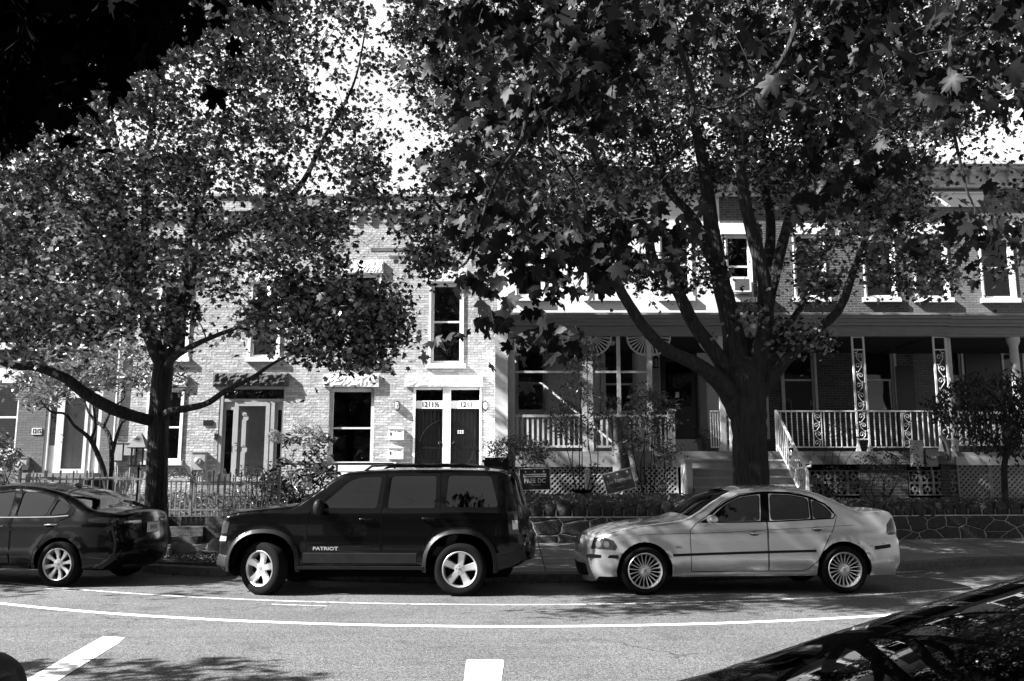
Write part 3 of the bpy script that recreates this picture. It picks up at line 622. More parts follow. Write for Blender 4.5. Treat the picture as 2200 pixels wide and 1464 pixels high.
b = MB(); b.box(a + .05, c - .05, FY + .07, FY + .1, d, zt - .03); b.build('door', MT['black_door'], h)
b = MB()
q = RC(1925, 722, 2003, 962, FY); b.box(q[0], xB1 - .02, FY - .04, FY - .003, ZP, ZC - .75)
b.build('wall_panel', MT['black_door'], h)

h = empty('porch_house', ((xB1 + xC1) / 2, FY, Z0), 'mid grey brick row house at the right edge with flared white lintels', 'house', 'porch houses'); HC = h
upC = [RC(1965, 506, 2034, 641, FY), RC(2108, 509, 2176, 642, FY)]; loC = [RC(2036, 745, 2068, 886, FY), RC(2158, 745, 2200, 886, FY)]
wall('wall', xB1, xC1, Z0, ZTC, FY, upC + loC, MT['brick_mid'], h)
for o in upC: window(o, h, case=.03, sill='white_paint', blind=2, fw=.08)
for o in loC: window(o, h, fm='off_white', case=.05, blind=2, fw=.05)
lintel((1950, 481, 2040, 504), h, 'white_paint', .06, flare=.14); lintel((2092, 483, 2184, 507), h, 'white_paint', .06, flare=.14)
q = RC(1985, 418, 2112, 445, FY); b = MB(); b.box(q[0], q[1], FY - .06, FY + .002, q[2], q[3]); b.box(q[0] - .03, q[1] + .03, FY - .09, FY + .002, q[3], q[3] + .05); b.build('frieze', MT['white_paint'], h)
roof(xB1, xC1, ZTC, h); cornice_top(xB1 + .02, xC1, h, ZTC)
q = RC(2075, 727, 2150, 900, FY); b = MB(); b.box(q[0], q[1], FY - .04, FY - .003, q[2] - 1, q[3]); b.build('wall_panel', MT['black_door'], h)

# porch: floor, roof, cornice as parts of each house
def porch(h, x0, x1, fas, z_floor, fx0=None, slab='porch_paint', post=None, zc=ZC):
    b = MB(); b.box(x0, x1, PY, FY - .003, z_floor - .10, z_floor); b.build('porch_floor', MT['porch_paint'], h)
    b = MB(); b.box(x0 + .01, x1 - .01, PY - .03, PY + .12, z_floor - fas, z_floor - .101); b.build('porch_fascia', MT[slab], h)
    b = MB(); zb = zc - .42
    b.box(x0, x1, PY - .35, PY + .2, zc - .05, zc); b.box(x0, x1, PY - .30, PY + .2, zc - .12, zc - .05); b.box(x0, x1, PY - .22, PY + .2, zc - .20, zc - .12); b.box(x0, x1, PY - .17, PY + .2, zc - .27, zc - .2); b.box(x0, x1, PY - .06, PY + .14, zb - .08, zc - .27); b.box(x0, x1, PY - .09, PY + .16, zb - .02, zb + .02)
    b.build('porch_cornice', MT['porch_paint'], h)
    b = MB(); b.add([(x0, PY - .33, zc + .001), (x1, PY - .33, zc + .001), (x1, FY - .003, zc + .22), (x0, FY - .003, zc + .22)], [(0, 1, 2, 3)]); b.add([(x0, PY + .2, zb + .05), (x1, PY + .2, zb + .05), (x1, FY - .003, zb + .05), (x0, FY - .003, zb + .05)], [(0, 3, 2, 1)]); b.build('porch_roof', [MT['tar']], h)
yA0 = P(1064, 700, PY).x; yA1 = P(1560, 700, PY).x; yB1 = P(2030, 700, PY).x; yC1 = P(2400, 700, PY).x
porch(HA, yA0 + .24, yA1, .36, ZP); porch(HB, yA1, yB1, .30, ZP, slab='concrete'); porch(HC, yB1, yC1, .30, ZP - .02, slab='off_white', zc=ZC - .02)
b = MB(); b.box(yA0, yA0 + .30, PY - .08, PY + .25, .8, P(0, 706, PY).z); b.box(yA0 - .03, yA0 + .33, PY - .12, PY + .28, P(0, 706, PY).z, P(0, 692, PY).z); b.box(yA0 + .02, yA0 + .10, PY + .25, FY - .002, .8, P(0, 706, PY).z); b.build('porch_pier', MT['white_paint'], HA)
# timber posts and sunburst brackets
zb = ZC - .50
def X(px): return P(px, 830, PY).x
b = MB()
for x0, x1, d_ in ((1092, 1106, .1), (1249, 1261, .1), (1263, 1274, .1), (1326, 1334, .05), (1391, 1402, .09), (1546, 1557, .1)):
    b = MB(); b.box(X(x0), X(x1), PY + .01, PY + .01 + d_, ZP, zb); b.build('porch_post', MT['off_white'], HA)
zr = P(0, 799, PY).z; b = MB(); b.box(X(1106), X(1249), PY + .03, PY + .07, zr - .025, zr + .025); b.box(X(1274), X(1326), PY + .03, PY + .07, zr - .025, zr + .025); b.box(X(1334), X(1391), PY + .03, PY + .07, zr - .025, zr + .025)
b.build('screen_rail', MT['off_white'], HA)
def sunburst(x, s, r=.45):
    b = MB(); y0, y1 = PY + .04, PY + .07
    for k in range(7):
        an = PI / 2 * (k + .5) / 7; c_, s_ = math.cos(an), math.sin(an); w_ = .007
        b.prism([(x + s * (.05 * c_ - w_ * s_), zb - .05 * s_ - w_ * c_), (x + s * (r * c_ - .018 * s_), zb - r * s_ - .018 * c_), (x + s * (r * c_ + .018 * s_), zb - r * s_ + .018 * c_), (x + s * (.05 * c_ + w_ * s_), zb - .05 * s_ + w_ * c_)][::(1 if s > 0 else -1)], y0, y1)
    b.tube([(x + s * r * math.cos(PI / 2 * i / 10), (y0 + y1) / 2, zb - r * math.sin(PI / 2 * i / 10)) for i in range(11)], .025, 6)
    b.build('sunburst_bracket', MT['off_white'], HA)
for px, s in ((1106, 1), (1249, -1), (1274, 1), (1391, -1), (1402, 1), (1546, -1)): sunburst(X(px), s)
# white timber railing
def rail_run(x0, x1, zt, zb_, h, y, m, n, w_=.035, name='railing', rail=.06):
    b = MB(); b.box(x0, x1, y - .04, y + .04, zt - rail, zt); b.box(x0, x1, y - .03, y + .03, zb_, zb_ + .05)
    for i in range(n): x = x0 + (x1 - x0) * (i + .5) / n; b.box(x - w_ / 2, x + w_ / 2, y - w_ / 2, y + w_ / 2, zb_ + .05, zt - rail)
    return b.build(name, MT[m], h)
zt = P(0, 891, PY).z; zq = P(0, 962, PY).z
for p0, p1, n in ((1106, 1249, 13), (1274, 1391, 10), (1402, 1433, 3)): rail_run(X(p0), X(p1), zt, zq, HA, PY + .06, 'off_white', n, .045)
b = MB(); xx = X(1433); b.box(xx, xx + .16, PY - .02, PY + .14, ZP, P(0, 884, PY).z); b.box(xx - .03, xx + .19, PY - .05, PY + .17, P(0, 884, PY).z, P(0, 879, PY).z); b.build('newel_post', MT['off_white'], HA)
# lattice skirts
def lattice(x0, x1, z0, z1, y, h, m='off_white', st=.085, wd=.036):
    b = MB(); H = z1 - z0
    for sg, yo in ((1, 0), (-1, .012)):
        x = x0 - H if sg > 0 else x0
        while x < (x1 if sg > 0 else x1 + H):
            t0 = max(0, (x0 - x) if sg > 0 else (x - x1)); t1 = min(H, (x1 - x) if sg > 0 else (x - x0))
            if t1 - t0 > .03: b.bar((x + sg * t0, y + yo, z0 + t0), (x + sg * t1, y + yo, z0 + t1), .010, wd)
            x += st * 1.414
    b.box(x0 - .04, x0, y - .02, y + .04, z0 - .03, z1); b.box(x1, x1 + .04, y - .02, y + .04, z0 - .03, z1); b.box(x0, x1, y - .02, y + .04, z0 - .09, z0)
    o = b.build('lattice', MT[m], h)
zf = ZP - .36
lattice(X(1094), X(1262), P(0, 1076, PY).z, zf, PY + .03, HA); lattice(X(1266), X(1448), P(0, 1076, PY).z, zf, PY + .03, HA)
lattice(X(2048), X(2110), .95, ZP - .32, PY + .05, HC, 'grey_paint'); lattice(X(2118), X(2260), .95, ZP - .32, PY + .05, HC, 'grey_paint')
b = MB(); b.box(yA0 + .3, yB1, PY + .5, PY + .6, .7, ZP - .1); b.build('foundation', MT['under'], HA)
# stairs up to the white house
def stairs(name, x0, x1, ztop, n, rise, tread, y, h, mt='porch_paint', cap='porch_paint', cheek=None):
    b = MB(); c = MB()
    for k in range(1, n + 1):
        z = ztop - k * rise; y1 = y - (k - 1) * tread; y0 = y - k * tread
        b.box(x0, x1, y0 + .02, y1 + .019, z - rise, z - .04); c.box(x0 - .03, x1 + .03, y0, y1 + .02, z - .04, z)
    o = b.build(name, MT[mt], h); c.build('tread', MT[cap], o)
    if cheek:
        q = MB()
        for k in range(1, n + 1):
            z = ztop - k * rise; q.box(cheek[0], cheek[1], y - k * tread, y - (k - 1) * tread + .0, .3, z + .03)
        q.build('stringer', MT['off_white'], o)
    return o
stairs('stairs', X(1468), X(1572), ZP + .02, 9, .205, .27, PY - .04, HA, 'porch_paint', 'grey_paint')
b = MB(); b.box(X(1455), X(1466), PY - .9, PY - .7, .8, P(0, 993, PY - .8).z); b.box(X(1450), X(1470), PY - .95, PY - .65, P(0, 993, PY - .8).z, P(0, 987, PY - .8).z); b.box(X(1457), X(1464), PY - .7, PY, .8, P(0, 993, PY - .8).z - .05); b.build('stair_post', MT['off_white'], HA)
stairs('stairs', X(1578), X(1700), ZP, 9, .19, .27, PY - .04, HB, 'porch_paint', 'off_white')
# wrought-iron posts with scrolls
def spiral(b, cx, cz, y, r, s, up, t=.009, turns=1.15, n=20):
    pts = []
    for i in range(n + 1):
        q = i / n; a = up + s * turns * 2 * PI * q; rr = r * (1 - .78 * q); pts.append((cx + rr * math.cos(a), y, cz + rr * math.sin(a)))
    b.tube(pts, t, 5, cap=True); return pts[0]
def scroll_panel(b, x0, x1, z0, z1, y, t=.009):
    w_ = (x1 - x0); cx = (x0 + x1) / 2; pitch = w_ * 1.15; n = max(1, round((z1 - z0) / pitch)); pitch = (z1 - z0) / n
    pts = [(cx + w_ * .28 * math.sin(PI * k / 6), y, z0 + (z1 - z0) * k / (6 * n)) for k in range(6 * n + 1)]
    b.tube(pts, t, 5)
    for k in range(n):
        sg = 1 if k % 2 == 0 else -1; z = z0 + pitch * (k + .45)
        spiral(b, cx - sg * w_ * .12, z, y, w_ * .30, sg, PI * (.0 if sg > 0 else 1), t)
        b.lathe([(0, .02), (.018, .012), (.018, -.012), (0, -.02)], 8, Matrix.Translation((cx + sg * w_ * .3, y, z + pitch * .35)) @ Matrix.Rotation(R(90), 4, 'X'))
def iron_post(px0, px1, h, pyb=966, y=PY + .05, top=None):
    x0, x1 = X(px0), X(px1); z0 = ZP; z1 = top or zb; b = MB()
    for x in (x0 + .02, x1 - .02): b.box(x - .02, x + .02, y - .02, y + .02, z0, z1); b.prism([(x - .06, z0), (x + .06, z0), (x + .025, z0 + .16), (x - .025, z0 + .16)], y - .025, y + .025)
    for z in (z0 + .28, z0 + .95, z1 - .32, z1 - .02): b.box(x0 + .04, x1 - .04, y - .015, y + .015, z - .015, z + .015)
    scroll_panel(b, x0 + .045, x1 - .045, z0 + .30, z0 + .93, y); scroll_panel(b, x0 + .045, x1 - .045, z0 + .97, z1 - .34, y)
    return b.build('iron_post', MT['iron_white'], h, smooth=50)
iron_post(1545, 1567, HB); iron_post(1836, 1864, HB); iron_post(2012, 2042, HB)
def iron_rail(p0, p1, n, h, panel=None, y=PY + .05):
    x0, x1 = X(p0), X(p1); zt = P(0, 882, PY).z; zq = P(0, 962, PY).z; b = MB(); b.box(x0, x1, y - .02, y + .02, zt - .03, zt); b.box(x0, x1, y - .012, y + .012, zq, zq + .025)
    pan = (X(panel[0]), X(panel[1])) if panel else (9e9, 9e9)
    for i in range(n + 1):
        x = x0 + (x1 - x0) * i / n
        if pan[0] - .03 < x < pan[1] + .03: continue
        b.box(x - .010, x + .010, y - .010, y + .010, zq, zt - .03)
    if panel:
        for x in pan: b.box(x - .01, x + .01, y - .01, y + .01, zq, zt - .03)
        scroll_panel(b, pan[0], pan[1], zq + .02, zt - .03, y, .008)
    return b.build('iron_railing', MT['iron_white'], h, smooth=50)
iron_rail(1664, 1838, 15, HB, (1744, 1762)); iron_rail(1864, 2014, 13, HB, (1936, 1954)); iron_rail(1525, 1546, 4, HB)
rail_run(X(2052), X(2148), P(0, 884, PY).z, P(0, 958, PY).z, HC, PY + .05, 'white_paint', 8, .05); rail_run(X(2152), X(2260), P(0, 884, PY).z, P(0, 958, PY).z, HC, PY + .05, 'white_paint', 9, .05)
b = MB(); xx = X(2190); b.lathe([(.14, ZP), (.14, ZP + .1), (.11, ZP + .15), (.095, zb - .25), (.11, zb - .2), (.15, zb - .12), (.15, zb)], 18, Matrix.Translation((xx, PY + .1, 0))); b.build('porch_column', MT['off_white'], HC, smooth=40); b = MB(); b.box(X(2044), X(2054), PY + .1, PY + .2, ZP, zb); b.build('porch_post', MT['off_white'], HC)
def stair_rail(px, h):
    x = X(px); b = MB(); n = 7; zt = P(0, 882, PY).z; y0 = PY + .03; dz, dy = .19, .27
    L = 7.5
    top = lambda t: Vector((x + .0, y0 - t * dy, zt - t * dz)); bot = lambda t: Vector((x, y0 - t * dy, zt - t * dz - .80))
    b.bar(top(0), top(L), .05, .035); b.bar(bot(0), bot(L), .03, .03)
    for k in range(int(L * 2) + 1):
        q = k / 2
        if 3.1 < q < 4.4: continue
        b.bar(top(q), bot(q), .016)
    b.box(x - .025, x + .025, y0 - .025, y0 + .025, ZP, zt); e_ = top(L); b.box(x - .025, x + .025, e_.y - .03, e_.y + .02, e_.z - 1.0, e_.z)
    for k in range(4): 
        c_ = bot(3.75) + Vector((0, 0, .12 + k * .18)); pts = [c_ + Vector((0, .07 * math.cos(a) * (1 - a / 9), .08 * math.sin(a) * (1 - a / 9))) for a in [i * .5 for i in range(14)]]; b.tube(pts, .01, 5)
    b.build('stair_railing', MT['iron_white'], h, smooth=50)
stair_rail(1665, HB); stair_rail(1567, HB)
# pierced blocks under the dark-brick porch
def blocks(p0, n, rows, h):
    b = MB(); s = .29; x = X(p0); z = 1.16; y = PY + .05
    for i in range(n):
        for j in range(rows):
            a = x + i * s; c = z + j * s; t = .028
            def ring(k, gaps):
                u0, u1, v0, v1 = a + k, a + s - k, c + k, c + s - k
                b.box(u0, u1, y, y + .08, v0, v0 + t); b.box(u0, u1, y, y + .08, v1 - t, v1); b.box(u0, u0 + t, y, y + .08, v0 + t, v1 - t); b.box(u1 - t, u1, y, y + .08, v0 + t, v1 - t)
            ring(.001, 0); ring(.085, 0)
            m_ = s / 2
            b.box(a + m_ - t / 2, a + m_ + t / 2, y + .002, y + .078, c + .03, c + .086); b.box(a + m_ - t / 2, a + m_ + t / 2, y + .002, y + .078, c + s - .086, c + s - .03)
            b.box(a + .03, a + .086, y + .003, y + .077, c + m_ - t / 2, c + m_ + t / 2); b.box(a + s - .086, a + s - .03, y + .003, y + .077, c + m_ - t / 2, c + m_ + t / 2)
    b.build('pierced_block_screen', MT['block'], h)
blocks(1705, 5, 2, HB); blocks(1940, 4, 2, HB)
b = MB(); b.box(X(1838), X(1938), PY + .04, PY + .2, .9, ZP - .3); b.build('brick_pier', MT['brick_dark'], HB); b = MB(); b.box(X(2010), X(2028), PY + .04, PY + .2, .9, ZP - .3); b.build('brick_pier', MT['brick_dark'], HB)

# ------------------------------------------------------------ cars: side outline swept over a width function
def chaikin(p, it=2):
    for _ in range(it):
        q = [p[0]]
        for a, b in zip(p[:-1], p[1:]):
            q.append((a[0] * .75 + b[0] * .25, a[1] * .75 + b[1] * .25)); q.append((a[0] * .25 + b[0] * .75, a[1] * .25 + b[1] * .75))
        p = q + [p[-1]]
    return p
def dens(p, step, closed=False):
    out = []; n = len(p); m = n if closed else n - 1
    for i in range(m):
        a = p[i]; b = p[(i + 1) % n]; k = max(1, int(math.ceil(math.dist(a, b) / step)))
        out += [(a[0] + (b[0] - a[0]) * t / k, a[1] + (b[1] - a[1]) * t / k) for t in range(k)]
    if not closed: out.append(p[-1])
    return out
def inpoly(x, z, p):
    c = False; n = len(p)
    for i in range(n):
        x1, z1 = p[i]; x2, z2 = p[(i + 1) % n]
        if (z1 > z) != (z2 > z) and x < (x2 - x1) * (z - z1) / (z2 - z1) + x1: c = not c
    return c
def pdist(x, z, P_):
    d = P_[1:] - P_[:-1]; q = np.array([x, z]) - P_[:-1]; t = np.clip((q * d).sum(1) / np.maximum((d * d).sum(1), 1e-12), 0, 1)
    return float(np.sqrt((((q - d * t[:, None])) ** 2).sum(1).min()))
def roundp(p, r):
    out = []; n = len(p)
    for i in range(n):
        a, b, c_ = Vector(p[i - 1]), Vector(p[i]), Vector(p[(i + 1) % n]); u = (a - b); v = (c_ - b); k = min(r, u.length * .4, v.length * .4); q0 = b + u.normalized() * k; q1 = b + v.normalized() * k
        for t in (0, .5, 1): w_ = q0 * (1 - t) ** 2 + b * 2 * t * (1 - t) + q1 * t * t; out.append((w_.x, w_.y))
    return out
class Car:
    def __init__(c, sp):
        c.sp = sp; c.top = dens(chaikin(sp['top'], 2), .07); c.T = np.array(c.top); c.L = max(p[0] for p in c.top)
        c.r = sp.get('edge', .07)
    def W(c, x, z, edge=True):
        s = c.sp; w = s['hw']; q = s.get('ft', .5)
        if x < q: w -= s.get('fk', .2) * (1 - x / q) ** 2.2
        q = s.get('rt', .45)
        if x > c.L - q: w -= s.get('rk', .16) * (1 - (c.L - x) / q) ** 2.2
        zb = s['belt']
        if z > zb: w -= s['tumble'] * (z - zb) + .02
        elif z > zb - .12: w -= .02 * ((z - zb + .12) / .12) ** 2
        if z < .5: w -= .07 * ((.5 - z) / .3) ** 2
        for (zc, dep) in s.get('crease', []):
            w += dep * math.exp(-((z - zc) / .035) ** 2)
        for wx, wz, ra in s['arch']:
            d = math.hypot(x - wx, z - wz) - ra
            if 0 <= d < .09: w += s.get('flare', .012) * (1 - (d / .09)) ** .8
        if edge:
            d = pdist(x, z, c.T); r = c.r
            if d < r: w -= r - math.sqrt(max(0, r * r - (r - d) ** 2))
        return w
    def outline(c):
        s = c.sp; z0 = s['sill']; low = []; x = c.top[-1][0]
        archs = sorted(s['arch'], key=lambda a: -a[0]); low.append((c.top[-1][0] - .02, s.get('rsill', z0)))
        for wx, wz, ra in archs:
            h = z0 - wz; dx = math.sqrt(max(0, ra * ra - h * h)); a0 = math.atan2(h, dx)
            ps = s.get('square', 0)
            for i in range(19):
                a = a0 + (PI - 2 * a0) * i / 18; k = ra * (1 + ps * abs(math.sin(2 * a)) ** 2)
                low.append((wx + k * math.cos(a), wz + k * math.sin(a)))
        low.append((c.top[0][0] + .02, s.get('fsill', z0)))
        return c.top + dens(low, .08)
    def tri(c, loops, extra=.06, keep=None, seeds=()):
        pts = []; edges = []; 
        for lp, cl in loops:
            n0 = len(pts); pts += lp; n = len(lp)
            edges += [(n0 + i, n0 + i + 1) for i in range(n - 1)] + ([(n0 + n - 1, n0)] if cl else [])
        xs = [p[0] for p in pts]; zs = [p[1] for p in pts]; x = min(xs) + .013
        while x < max(xs):
            z = min(zs) + .011
            while z < max(zs):
                if keep(x, z): pts.append((x, z))
                z += extra
            x += extra
        pts += list(seeds)
        V, E, F, *_ = delaunay_2d_cdt([Vector(p) for p in pts], edges, [], 0, 1e-5)
        return V, F
    def make(c, name, label, group=None):
        s = c.sp; root = empty(name, (0, 0, 0), label, 'car', group); M = s['mats']; body = MT[M['body']]; glass = MT[M['glass']]
        out = c.outline(); wins = [dens(roundp(w_, .045), .07, True) for w_ in s['windows']]; doors = [dens(d, .08, True) for d in s['doors']]
        keep = lambda x, z: inpoly(x, z, out)
        seeds = []
        for i in range(len(c.top) - 1):
            a = Vector(c.top[i]); b = Vector(c.top[i + 1]); t = (b - a).normalized(); n = Vector((t.y, -t.x))
            for dd in (.008, .022, .045, .07): 
                q = (a + b) / 2 + n * dd
                if keep(q.x, q.y): seeds.append((q.x, q.y))
        V, F = c.tri([(out, True)] + [(w_, True) for w_ in wins] + [(d, True) for d in doors], .06, keep, seeds)
        WV = [c.W(v.x, v.y) for v in V]; groups = {}
        for f in F:
            cx = sum(V[i].x for i in f) / len(f); cz = sum(V[i].y for i in f) / len(f)
            if not inpoly(cx, cz, out): continue
            k = 'body'
            for i, w_ in enumerate(wins):
                if inpoly(cx, cz, w_): k = ('win', i)
            if k == 'body':
                for i, d in enumerate(doors):
                    if inpoly(cx, cz, d): k = ('door', i)
            groups.setdefault(k, []).append(tuple(f))
        def side(fs, off, sg, b):
            idx = {}; vs = []; ff = []
            for f in fs:
                g_ = []
                for i in f:
                    if i not in idx: idx[i] = len(vs); vs.append((V[i].x, sg * (WV[i] + off), V[i].y))
                    g_.append(idx[i])
                ff.append(tuple(g_) if sg < 0 else tuple(reversed(g_)))
            b.add(vs, ff)
        bb = MB()
        for sg in (-1, 1): side(groups['body'], 0, sg, bb)
        # lid: from one side over to the other
        S_ = [-1, -.985, -.95, -.88, -.75, -.55, -.3, 0, .3, .55, .75, .88, .95, .985, 1]
        gl = {'windshield': MB(), 'rear_window': MB()}
        def cap(i, sv, off=0.0):
            x, z = c.top[i]; a = Vector(c.top[max(0, i - 1)]); b = Vector(c.top[min(len(c.top) - 1, i + 1)]); t = (b - a).normalized(); n = Vector((-t.y, t.x))
            w_ = c.W(x, z); cr = s.get('crown', .05) + (.07 if abs(t.y) > .8 else 0); k = cr * (1 - abs(sv) ** 2.4) + off
            return Vector((x + n.x * k, sv * w_, z + n.y * k))
        c.cap = cap
        grid = [[cap(i, q) for q in S_] for i in range(len(c.top))]
        ws, rw = s['ws'], s['rw']
        rng = lambda i, r_: r_[0] <= (c.top[i][0] + c.top[i + 1][0]) / 2 <= r_[1] and c.top[i][1] > s['belt'] - .06
        for i in range(len(c.top) - 1):
            for j in range(len(S_) - 1):
                q = [grid[i][j], grid[i + 1][j], grid[i + 1][j + 1], grid[i][j + 1]]
                mid = abs(S_[j] + S_[j + 1]) / 2 < .93; t_ = bb
                if mid and rng(i, ws): t_ = gl['windshield']
                elif mid and rng(i, rw): t_ = gl['rear_window']
                t_.add(q, [(3, 2, 1, 0)])
        def weld(b, nm, m, par, sm=45, dist=2e-4):
            o = b.build(nm, m, par, local=True); bm = bmesh.new(); bm.from_mesh(o.data); bmesh.ops.remove_doubles(bm, verts=bm.verts, dist=dist)
            bmesh.ops.recalc_face_normals(bm, faces=bm.faces); bm.to_mesh(o.data); bm.free()
            o.data.polygons.foreach_set('use_smooth', [True] * len(o.data.polygons)); o.data.set_sharp_from_angle(angle=R(sm)); return o
        bo = weld(bb, 'body', body, root)
        for nm, b in gl.items():
            if b.v: weld(b, nm, MT[M.get('wsglass', M['glass'])], root)
        c.root = root; parts = {}
        for k, fs in groups.items():
            if k == 'body': continue
            for sg in (-1, 1):
                b = MB(); side(fs, -.012 if k[0] == 'win' else 0, sg, b)
                if k[0] == 'door': parts[k[1], sg] = weld(b, 'door', body, root)
                else: parts['w', k[1], sg] = weld(b, 'side_window', glass, root)
        for i, w_ in enumerate(s['windows']):      # black rubber or bright trim round each side window, reveal inwards
            for sg in (-1, 1):
                b = MB(); lp = wins[i]; n = len(lp)
                for j in range(n):
                    p, q = lp[j], lp[(j + 1) % n]; a = [(p[0], sg * (c.W(*p) + o_), p[1]) for o_ in (.004, -.02)]; d = [(q[0], sg * (c.W(*q) + o_), q[1]) for o_ in (.004, -.02)]
                    b.add([a[0], d[0], d[1], a[1]], [(0, 1, 2, 3)])
                b.build('window_frame', MT[M['trim']], root, local=True)
        # door gaps
        for i, d in enumerate(s['doors']):
            for sg in (-1, 1): c.ribbon(dens(d, .06, True) + [d[0]], .008, .0018, 'under', 'door_seam', parts.get((i, sg)), sg)
            # handle
            hx, hz = s['handles'][i]
            for sg in (-1, 1):
                y = sg * (c.W(hx, hz) + .0); b = MB()
                b.tube([(hx - .09, y, hz), (hx - .08, y + sg * .035, hz), (hx + .07, y + sg * .035, hz + .008), (hx + .085, y, hz + .01)], [.012, .015, .015, .012], 8)
                b.build('handle', MT[M['handle']], parts[i, sg], smooth=60, local=True)
                c.patch([(hx - .07 + .07 * math.cos(a) + .03, hz - .005 + .03 * math.sin(a)) for a in [2 * PI * k_ / 12 for k_ in range(12)]], .0025, 'black_plastic' if M['body'] == 'car_silver' else 'under', 'handle_cup', parts[i, sg], sg)
        # dark underbody and wheel wells
        b = MB(); b.box(.25, c.L - .25, -s['hw'] + .28, s['hw'] - .28, .22, .6)
        for wx, wz, ra in s['arch']:
            for sg in (-1, 1):
                ar = [(wx + (ra - .005) * math.cos(PI * k / 14), wz + (ra - .005) * math.sin(PI * k / 14)) for k in range(15)]
                for p, q in zip(ar[:-1], ar[1:]): b.add([(p[0], sg * (c.W(*p) - .01), p[1]), (q[0], sg * (c.W(*q) - .01), q[1]), (q[0], sg * .45, q[1]), (p[0], sg * .45, p[1])], [(0, 1, 2, 3)])
                b.box(wx - ra, wx + ra, sg * .46 - .01, sg * .46 + .01, .2, wz + ra)
        b.build('underbody', MT['under'], root, local=True)
        if s.get('interior', 1):
            b = MB(); zb = s['belt']; lo = s.get('floor', .35)
            for sx in s['seats']:
                for sy in (-.38, .38):
                    b.box(sx - .05, sx + .42, sy - .24, sy + .24, .5, .62)
                    b.box(0, .12, sy - .24, sy + .24, 0, .50, M=Matrix.Translation((sx + .38, 0, .58)) @ Matrix.Rotation(R(16), 4, 'Y'))
                    b.box(0, .08, sy - .12, sy + .12, .52, .66, M=Matrix.Translation((sx + .38, 0, .58)) @ Matrix.Rotation(R(16), 4, 'Y'))
            b.build('seat', MT['seat'], root, smooth=30, local=True)
            b = MB(); x0 = s['seats'][0] - .62; b.box(x0 - .25, x0, -.6, .6, .5, zb - .02)
            b.tube([(x0 + .12, -.38 + .18 * math.cos(a), zb - .04 + .18 * math.sin(a)) for a in [2 * PI * k / 16 for k in range(17)]], .014, 6); b.build('dashboard', MT['black_plastic'], root, local=True)
            b = MB(); b.box(s['seats'][0] - .6, s['seats'][-1] + .6, -s['hw'] + .1, s['hw'] - .1, .34, .4); b.build('floor_pan', MT['under'], root, local=True)
        return root
    def ribbon(c, pts, w, off, m, name, parent, sg=-1, two=False):
        b = MB(); vs = []
        for i, p in enumerate(pts):
            a = Vector(pts[max(0, i - 1)]); d = Vector(pts[min(len(pts) - 1, i + 1)]); t = d - a; t = t.normalized() if t.length else Vector((1, 0)); n = Vector((-t.y, t.x)) * w / 2
            for k in (1, -1): q = Vector(p) + n * k; vs.append((q.x, sg * (c.W(q.x, q.y, True) + off), q.y))
        b.add(vs, [(2 * i, 2 * i + 1, 2 * i + 3, 2 * i + 2) for i in range(len(pts) - 1)])
        return b.build(name, MT[m], parent, local=True)
    def mould(c, pts, w, off, m, name, parent, sg=-1):      # raised moulding with thickness
        b = MB(); vs = []
        for i, p in enumerate(pts):
            a = Vector(pts[max(0, i - 1)]); d = Vector(pts[min(len(pts) - 1, i + 1)]); t = (d - a).normalized(); n = Vector((-t.y, t.x)) * w / 2
            q1 = Vector(p) + n; q2 = Vector(p) - n
            vs += [(q1.x, sg * (c.W(q1.x, q1.y) - .003), q1.y), (q1.x - n.x * .2, sg * (c.W(q1.x, q1.y) + off), q1.y - n.y * .2), (q2.x + n.x * .2, sg * (c.W(q2.x, q2.y) + off), q2.y + n.y * .2), (q2.x, sg * (c.W(q2.x, q2.y) - .003), q2.y)]
        k = len(pts); fs = [(4 * i + j, 4 * i + j + 1, 4 * i + j + 5, 4 * i + j + 4) for i in range(k - 1) for j in range(3)] + [(0, 1, 2, 3), (4 * k - 4, 4 * k - 3, 4 * k - 2, 4 * k - 1)]
        b.add(vs, fs); return b.build(name, MT[m], parent, smooth=50, local=True)
    def patch(c, poly, off, m, name, parent, sg=-1):
        p = dens(poly, .05, True); V, F = c.tri([(p, True)], .05, lambda x, z: inpoly(x, z, p)); b = MB()
        fs = [f for f in F if inpoly(sum(V[i].x for i in f) / len(f), sum(V[i].y for i in f) / len(f), p)]
        n = len(V); b.add([(v.x, sg * (c.W(v.x, v.y) + off), v.y) for v in V], fs)
        for i in range(len(p)):      # rim back to the body
            a, d = p[i], p[(i + 1) % len(p)]; b.add([(a[0], sg * (c.W(*a) + off), a[1]), (d[0], sg * (c.W(*d) + off), d[1]), (d[0], sg * (c.W(*d) - .01), d[1]), (a[0], sg * (c.W(*a) - .01), a[1])], [(0, 1, 2, 3)])
        return b.build(name, MT[m], parent, smooth=40, local=True)
    def cap_patch(c, z0, z1, s0, s1, off, m, name, parent, rear=True):
        idx = range(len(c.top) - 1, 0, -1) if rear else range(0, len(c.top))
        ii = []
        for i in idx:
            if z0 - 1e-3 <= c.top[i][1] <= z1 + 1e-3: ii.append(i)
            elif ii: break
        if len(ii) < 2: ii = sorted(range(len(c.top)), key=lambda i: abs(c.top[i][1] - (z0 + z1) / 2) + (0 if (c.top[i][0] > c.L / 2) == rear else 9))[:3]; ii.sort()
        b = MB(); n = 8; vs = [c.cap(i, s0 + (s1 - s0) * j / n, off) for i in ii for j in range(n + 1)]
        b.add(vs, [(a * (n + 1) + j, a * (n + 1) + j + 1, (a + 1) * (n + 1) + j + 1, (a + 1) * (n + 1) + j) for a in range(len(ii) - 1) for j in range(n)])
        return b.build(name, MT[m], parent, smooth=60, local=True)
